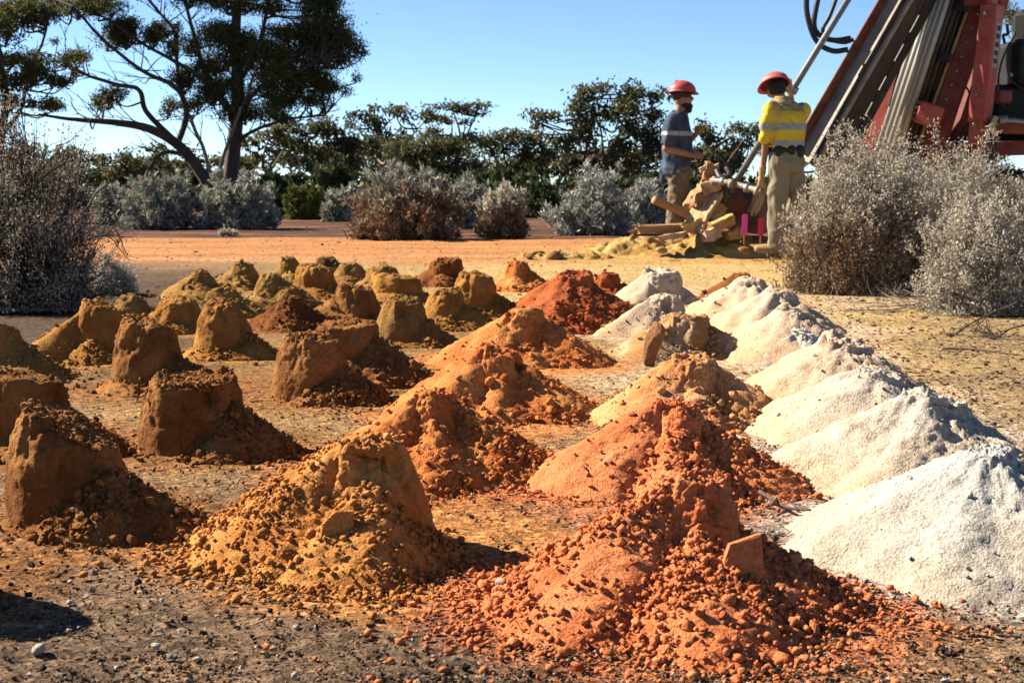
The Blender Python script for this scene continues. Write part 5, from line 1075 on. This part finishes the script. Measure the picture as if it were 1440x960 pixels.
for q, (sx, sy, s, mt) in enumerate([(755, 357, .05, 0), (780, 360, .06, 0), (745, 360, .035, 0), (905, 338, .06, 1), (962, 332, .07, 1), (985, 335, .06, 1), (1048, 352, .05, 0), (1118, 352, .05, 0), (1130, 345, .07, 0), (930, 352, .04, 1), (860, 352, .05, 0)]):
    g = G(sx, sy, .10 if sx > 890 else .03); v, f = clod_mesh(300 + q); v = v * np.array([1.3, 1, .7]) * s * 1.3
    o = link('earth_lump', np_mesh('earth_lump', v, f, np.tile(np.array([(.36, .20, .08), (.58, .38, .17)][mt]), (len(v), 1))), SOIL, loc=tuple(g)); o.rotation_euler = (0, 0, q * 1.1)
    tag(o, ['dark lump on the track left of the spoil ridge', 'larger dark lump on the spoil ridge', 'leftmost small lump on the track', 'yellow lump under the squared timber end', 'yellow lump in front of the leaning pole', 'yellow lump below the leaning slab', 'dark lump by the pink flag', 'brown lump behind the tan boot', 'reddish lump under the dry shrub edge', 'pale lump on the spoil bank face', 'lump on the right end of the spoil ridge'][q], 'lump', 'lumps of spoil')
def rough_block(name, label, c, size, rot, mat, seed, cat='timber', group=None, wob=.2):
    bm = bmesh.new(); bmesh.ops.create_cube(bm, size=1.0); bmesh.ops.subdivide_edges(bm, edges=bm.edges[:], cuts=6, use_grid_fill=True)
    v = np.array([x.co[:] for x in bm.verts]); f = np.array([[x.index for x in q.verts] for q in bm.faces]); bm.free()
    sw = 1 + .35 * perlin(np.stack([0 * v[:, 2], 0 * v[:, 2] + seed, v[:, 2] * 2.5], 1), seed); v[:, 0] *= sw; v[:, 1] *= 2 - sw; v = v + .05 * np.stack([perlin(v * 7, seed + 4), perlin(v * 7, seed + 5), perlin(v * 7, seed + 6)], 1)
    v = v + wob * np.stack([perlin(v * 2.1, seed), perlin(v * 2.1, seed + 1), perlin(v * 2.1, seed + 2)], 1)
    o = link(name, np_mesh(name, v * np.array(size), f, smooth=False), mat, loc=tuple(c)); o.rotation_euler = rot; tag(o, label, cat, group); return o
YT = 14.3; GT = 'split timber at the drill collar'
def PT(px, py, dy=0): return P(px, py, YT + dy)
def timber(label, a, b, w, d, mat, seed, name='timber'):
    a, b = Vector(a), Vector(b); o = rough_block(name, label, (a + b) / 2, (w, d, (b - a).length), (0, 0, 0), mat, seed, group=GT); o.rotation_mode = 'QUATERNION'; o.rotation_quaternion = (b - a).to_track_quat('Z', 'Y'); return o
timber('squared timber lying flat with pale cut end to the left', PT(898, 323, -.3), PT(1004, 318, .1), .11, .09, WOOD, 1)
link('cut_end', box_mesh('cut_end', .10, .085, .012, .002), WOODP, bpy.data.objects['timber'], loc=(0, 0, -.468))
po = pipe('pole', [PT(919, 281, -.15), PT(945, 292, -.05), PT(976, 306, .05)], .042, WOOD, None, 10); tag(po, 'round pole leaning down to the right before the navy worker', 'pole')
timber('broad pale slab leaning up steeply against the plate', PT(972, 318, -.1), PT(1000, 262, .12), .15, .06, WOODP, 2)
timber('orange-faced split block behind the pale slab', PT(974, 290, .05), PT(996, 262, .1), .22, .14, WOOD, 3)
timber('short pale block perched high on the pile', PT(988, 268, .02), PT(1010, 258, .02), .11, .12, WOODP, 4)
timber('long pale slab bracing the rusty plate', PT(982, 325, -.25), PT(1010, 275, .0), .08, .06, WOODP, 5)
timber('tan upright block on top of the pile', PT(996, 254, .1), PT(1001, 230, .1), .12, .12, WOOD, 6)
timber('pale short timber standing right of the rusty plate', PT(1058, 300, .1), PT(1074, 262, .15), .09, .08, WOODP, 7)
timber('tilted orange slab of clay at the foot of the plate', PT(1000, 322, -.3), PT(1028, 308, -.2), .12, .10, CLAY, 8)
timber('white knob-ended short timber at the top left of the pile', PT(984, 240, .05), PT(992, 236, .05), .05, .05, WOODP, 9)
timber('yellow clay chunk wedged at the foot of the pale slab', PT(962, 322, -.2), PT(985, 314, -.15), .13, .11, CLAY, 10, 'clay_chunk')
timber('pinkish clay chunk below the long pale slab', PT(990, 332, -.35), PT(1012, 326, -.3), .12, .12, CLAYP, 11, 'clay_chunk')
timber('orange clay wedge between slabs and plate', PT(1004, 312, -.12), PT(1012, 292, -.02), .16, .10, CLAY, 12, 'clay_chunk')
timber('flat cream clay shard under the squared timber', PT(925, 335, -.35), PT(962, 330, -.3), .10, .05, CLAYP, 13, 'clay_chunk')
timber('brown shaded clay chunk beneath the plate', PT(1022, 332, -.2), PT(1045, 326, -.15), .12, .1, CLAY, 14, 'clay_chunk')
timber('tall cream shard standing at the back of the pile', PT(984, 275, .2), PT(994, 248, .2), .10, .06, CLAYP, 15, 'clay_chunk')
pb = empty('deflector_box', tuple(PT(1032, 335))); tag(pb, 'rusty dark red steel box behind the timber pile', 'steel box')
plate('plate', [PT(1004, 318, .1), PT(1008, 262, .2), PT(1030, 262, .2), PT(1064, 292, .2), PT(1068, 330, .1)], .03, RUSTPL, pb, .006); plate('plate', [PT(1068, 330, .1), PT(1064, 292, .2), PT(1078, 270, .6), PT(1084, 326, .6)], .03, RUSTPL, pb, .006); plate('plate', [PT(1008, 262, .2), PT(1030, 262, .2), PT(1064, 292, .2), PT(1078, 270, .6), PT(1030, 250, .6)], .03, DARKST, pb, 0)
rw_ = empty('rod_wrench', tuple(PT(1000, 252))); tag(rw_, 'rusty jointed rod wrench lying across the pile, end in the gloved hand', 'wrench')
pipe('handle', [PT(1000, 254, -.1), PT(1020, 256, -.25), PT(1045, 262, -.4), PT(1072, 270, -.6)], .030, RUSTY, rw_, 10)
for k, (jx, jy) in enumerate(((1004, 254), (1016, 255), (1028, 258), (1050, 264), (1064, 268))): pipe('joint', [PT(jx - 3, jy, -.1 - .11 * k), PT(jx + 4, jy + 1.5, -.12 - .11 * k)], .046, STEEL if k % 2 else RUSTY, rw_, 10)
pipe('jaw', [PT(1008, 240, .0), PT(1014, 250, -.1), PT(1026, 246, -.1), PT(1022, 236, -.05)], .03, DARKST, rw_, 8); pipe('hook', [PT(1026, 262, -.2), PT(1024, 272, -.2), PT(1030, 276, -.2)], .022, DARKST, rw_, 8)
for nm, lab, mt, x0, y0, y1, wd in (('marker_flag', 'bright pink upright marker strip before the rusty plate', PINK, 1047, 302, 331, .058), ('marker_flag', 'crimson marker strip beside the khaki trouser leg', CERISE, 1070, 308, 332, .052)):
    e = empty(nm, tuple(PT(x0, y1, -.45))); tag(e, lab, 'marker'); hgt = (y1 - y0) * SCALE(YT - .45); o = link('strip', box_mesh('strip', wd, .006, hgt, .001), mt, e, loc=(0, 0, hgt / 2)); o.rotation_euler = (R(4), R(1.5), R(-8))
    link('stake', box_mesh('stake', .012, .012, .30, .002), WOOD, e, loc=(0, .012, -.03))
v, f = tubes([(np.array([[0, 0, 0.0], [0, 0, .05], [0, 0, .09], [0, 0, .10]]), np.array([.20, .20, .19, .16]))], 18, cap=True)
o = link('lid', np_mesh('lid', v, f, smooth=False), RUSTPL, loc=tuple(G(1062, 343, .10))); tag(o, 'flat rusty round cap lying at the foot of the flags', 'cap')
BAG = plain_mat('white_plastic_bag', (.66, .66, .68), .5, 0, .12, 9, .3, .3)
for q, (bx, by, lab) in enumerate(((1156, 305, 'white plastic sample bag glimpsed through the dry shrub'), (1165, 362, 'second white sample bag lower behind the dry shrub'))):
    c = P(bx, by, 11.6 - .3 * q); v, f = clod_mesh(400 + q, rough=.3); v = v * np.array([.07, .09, .16])
    o = link('sample_bag', np_mesh('sample_bag', v, f), BAG, loc=(c[0], c[1], .15 if q else .45)); tag(o, lab, 'bag')
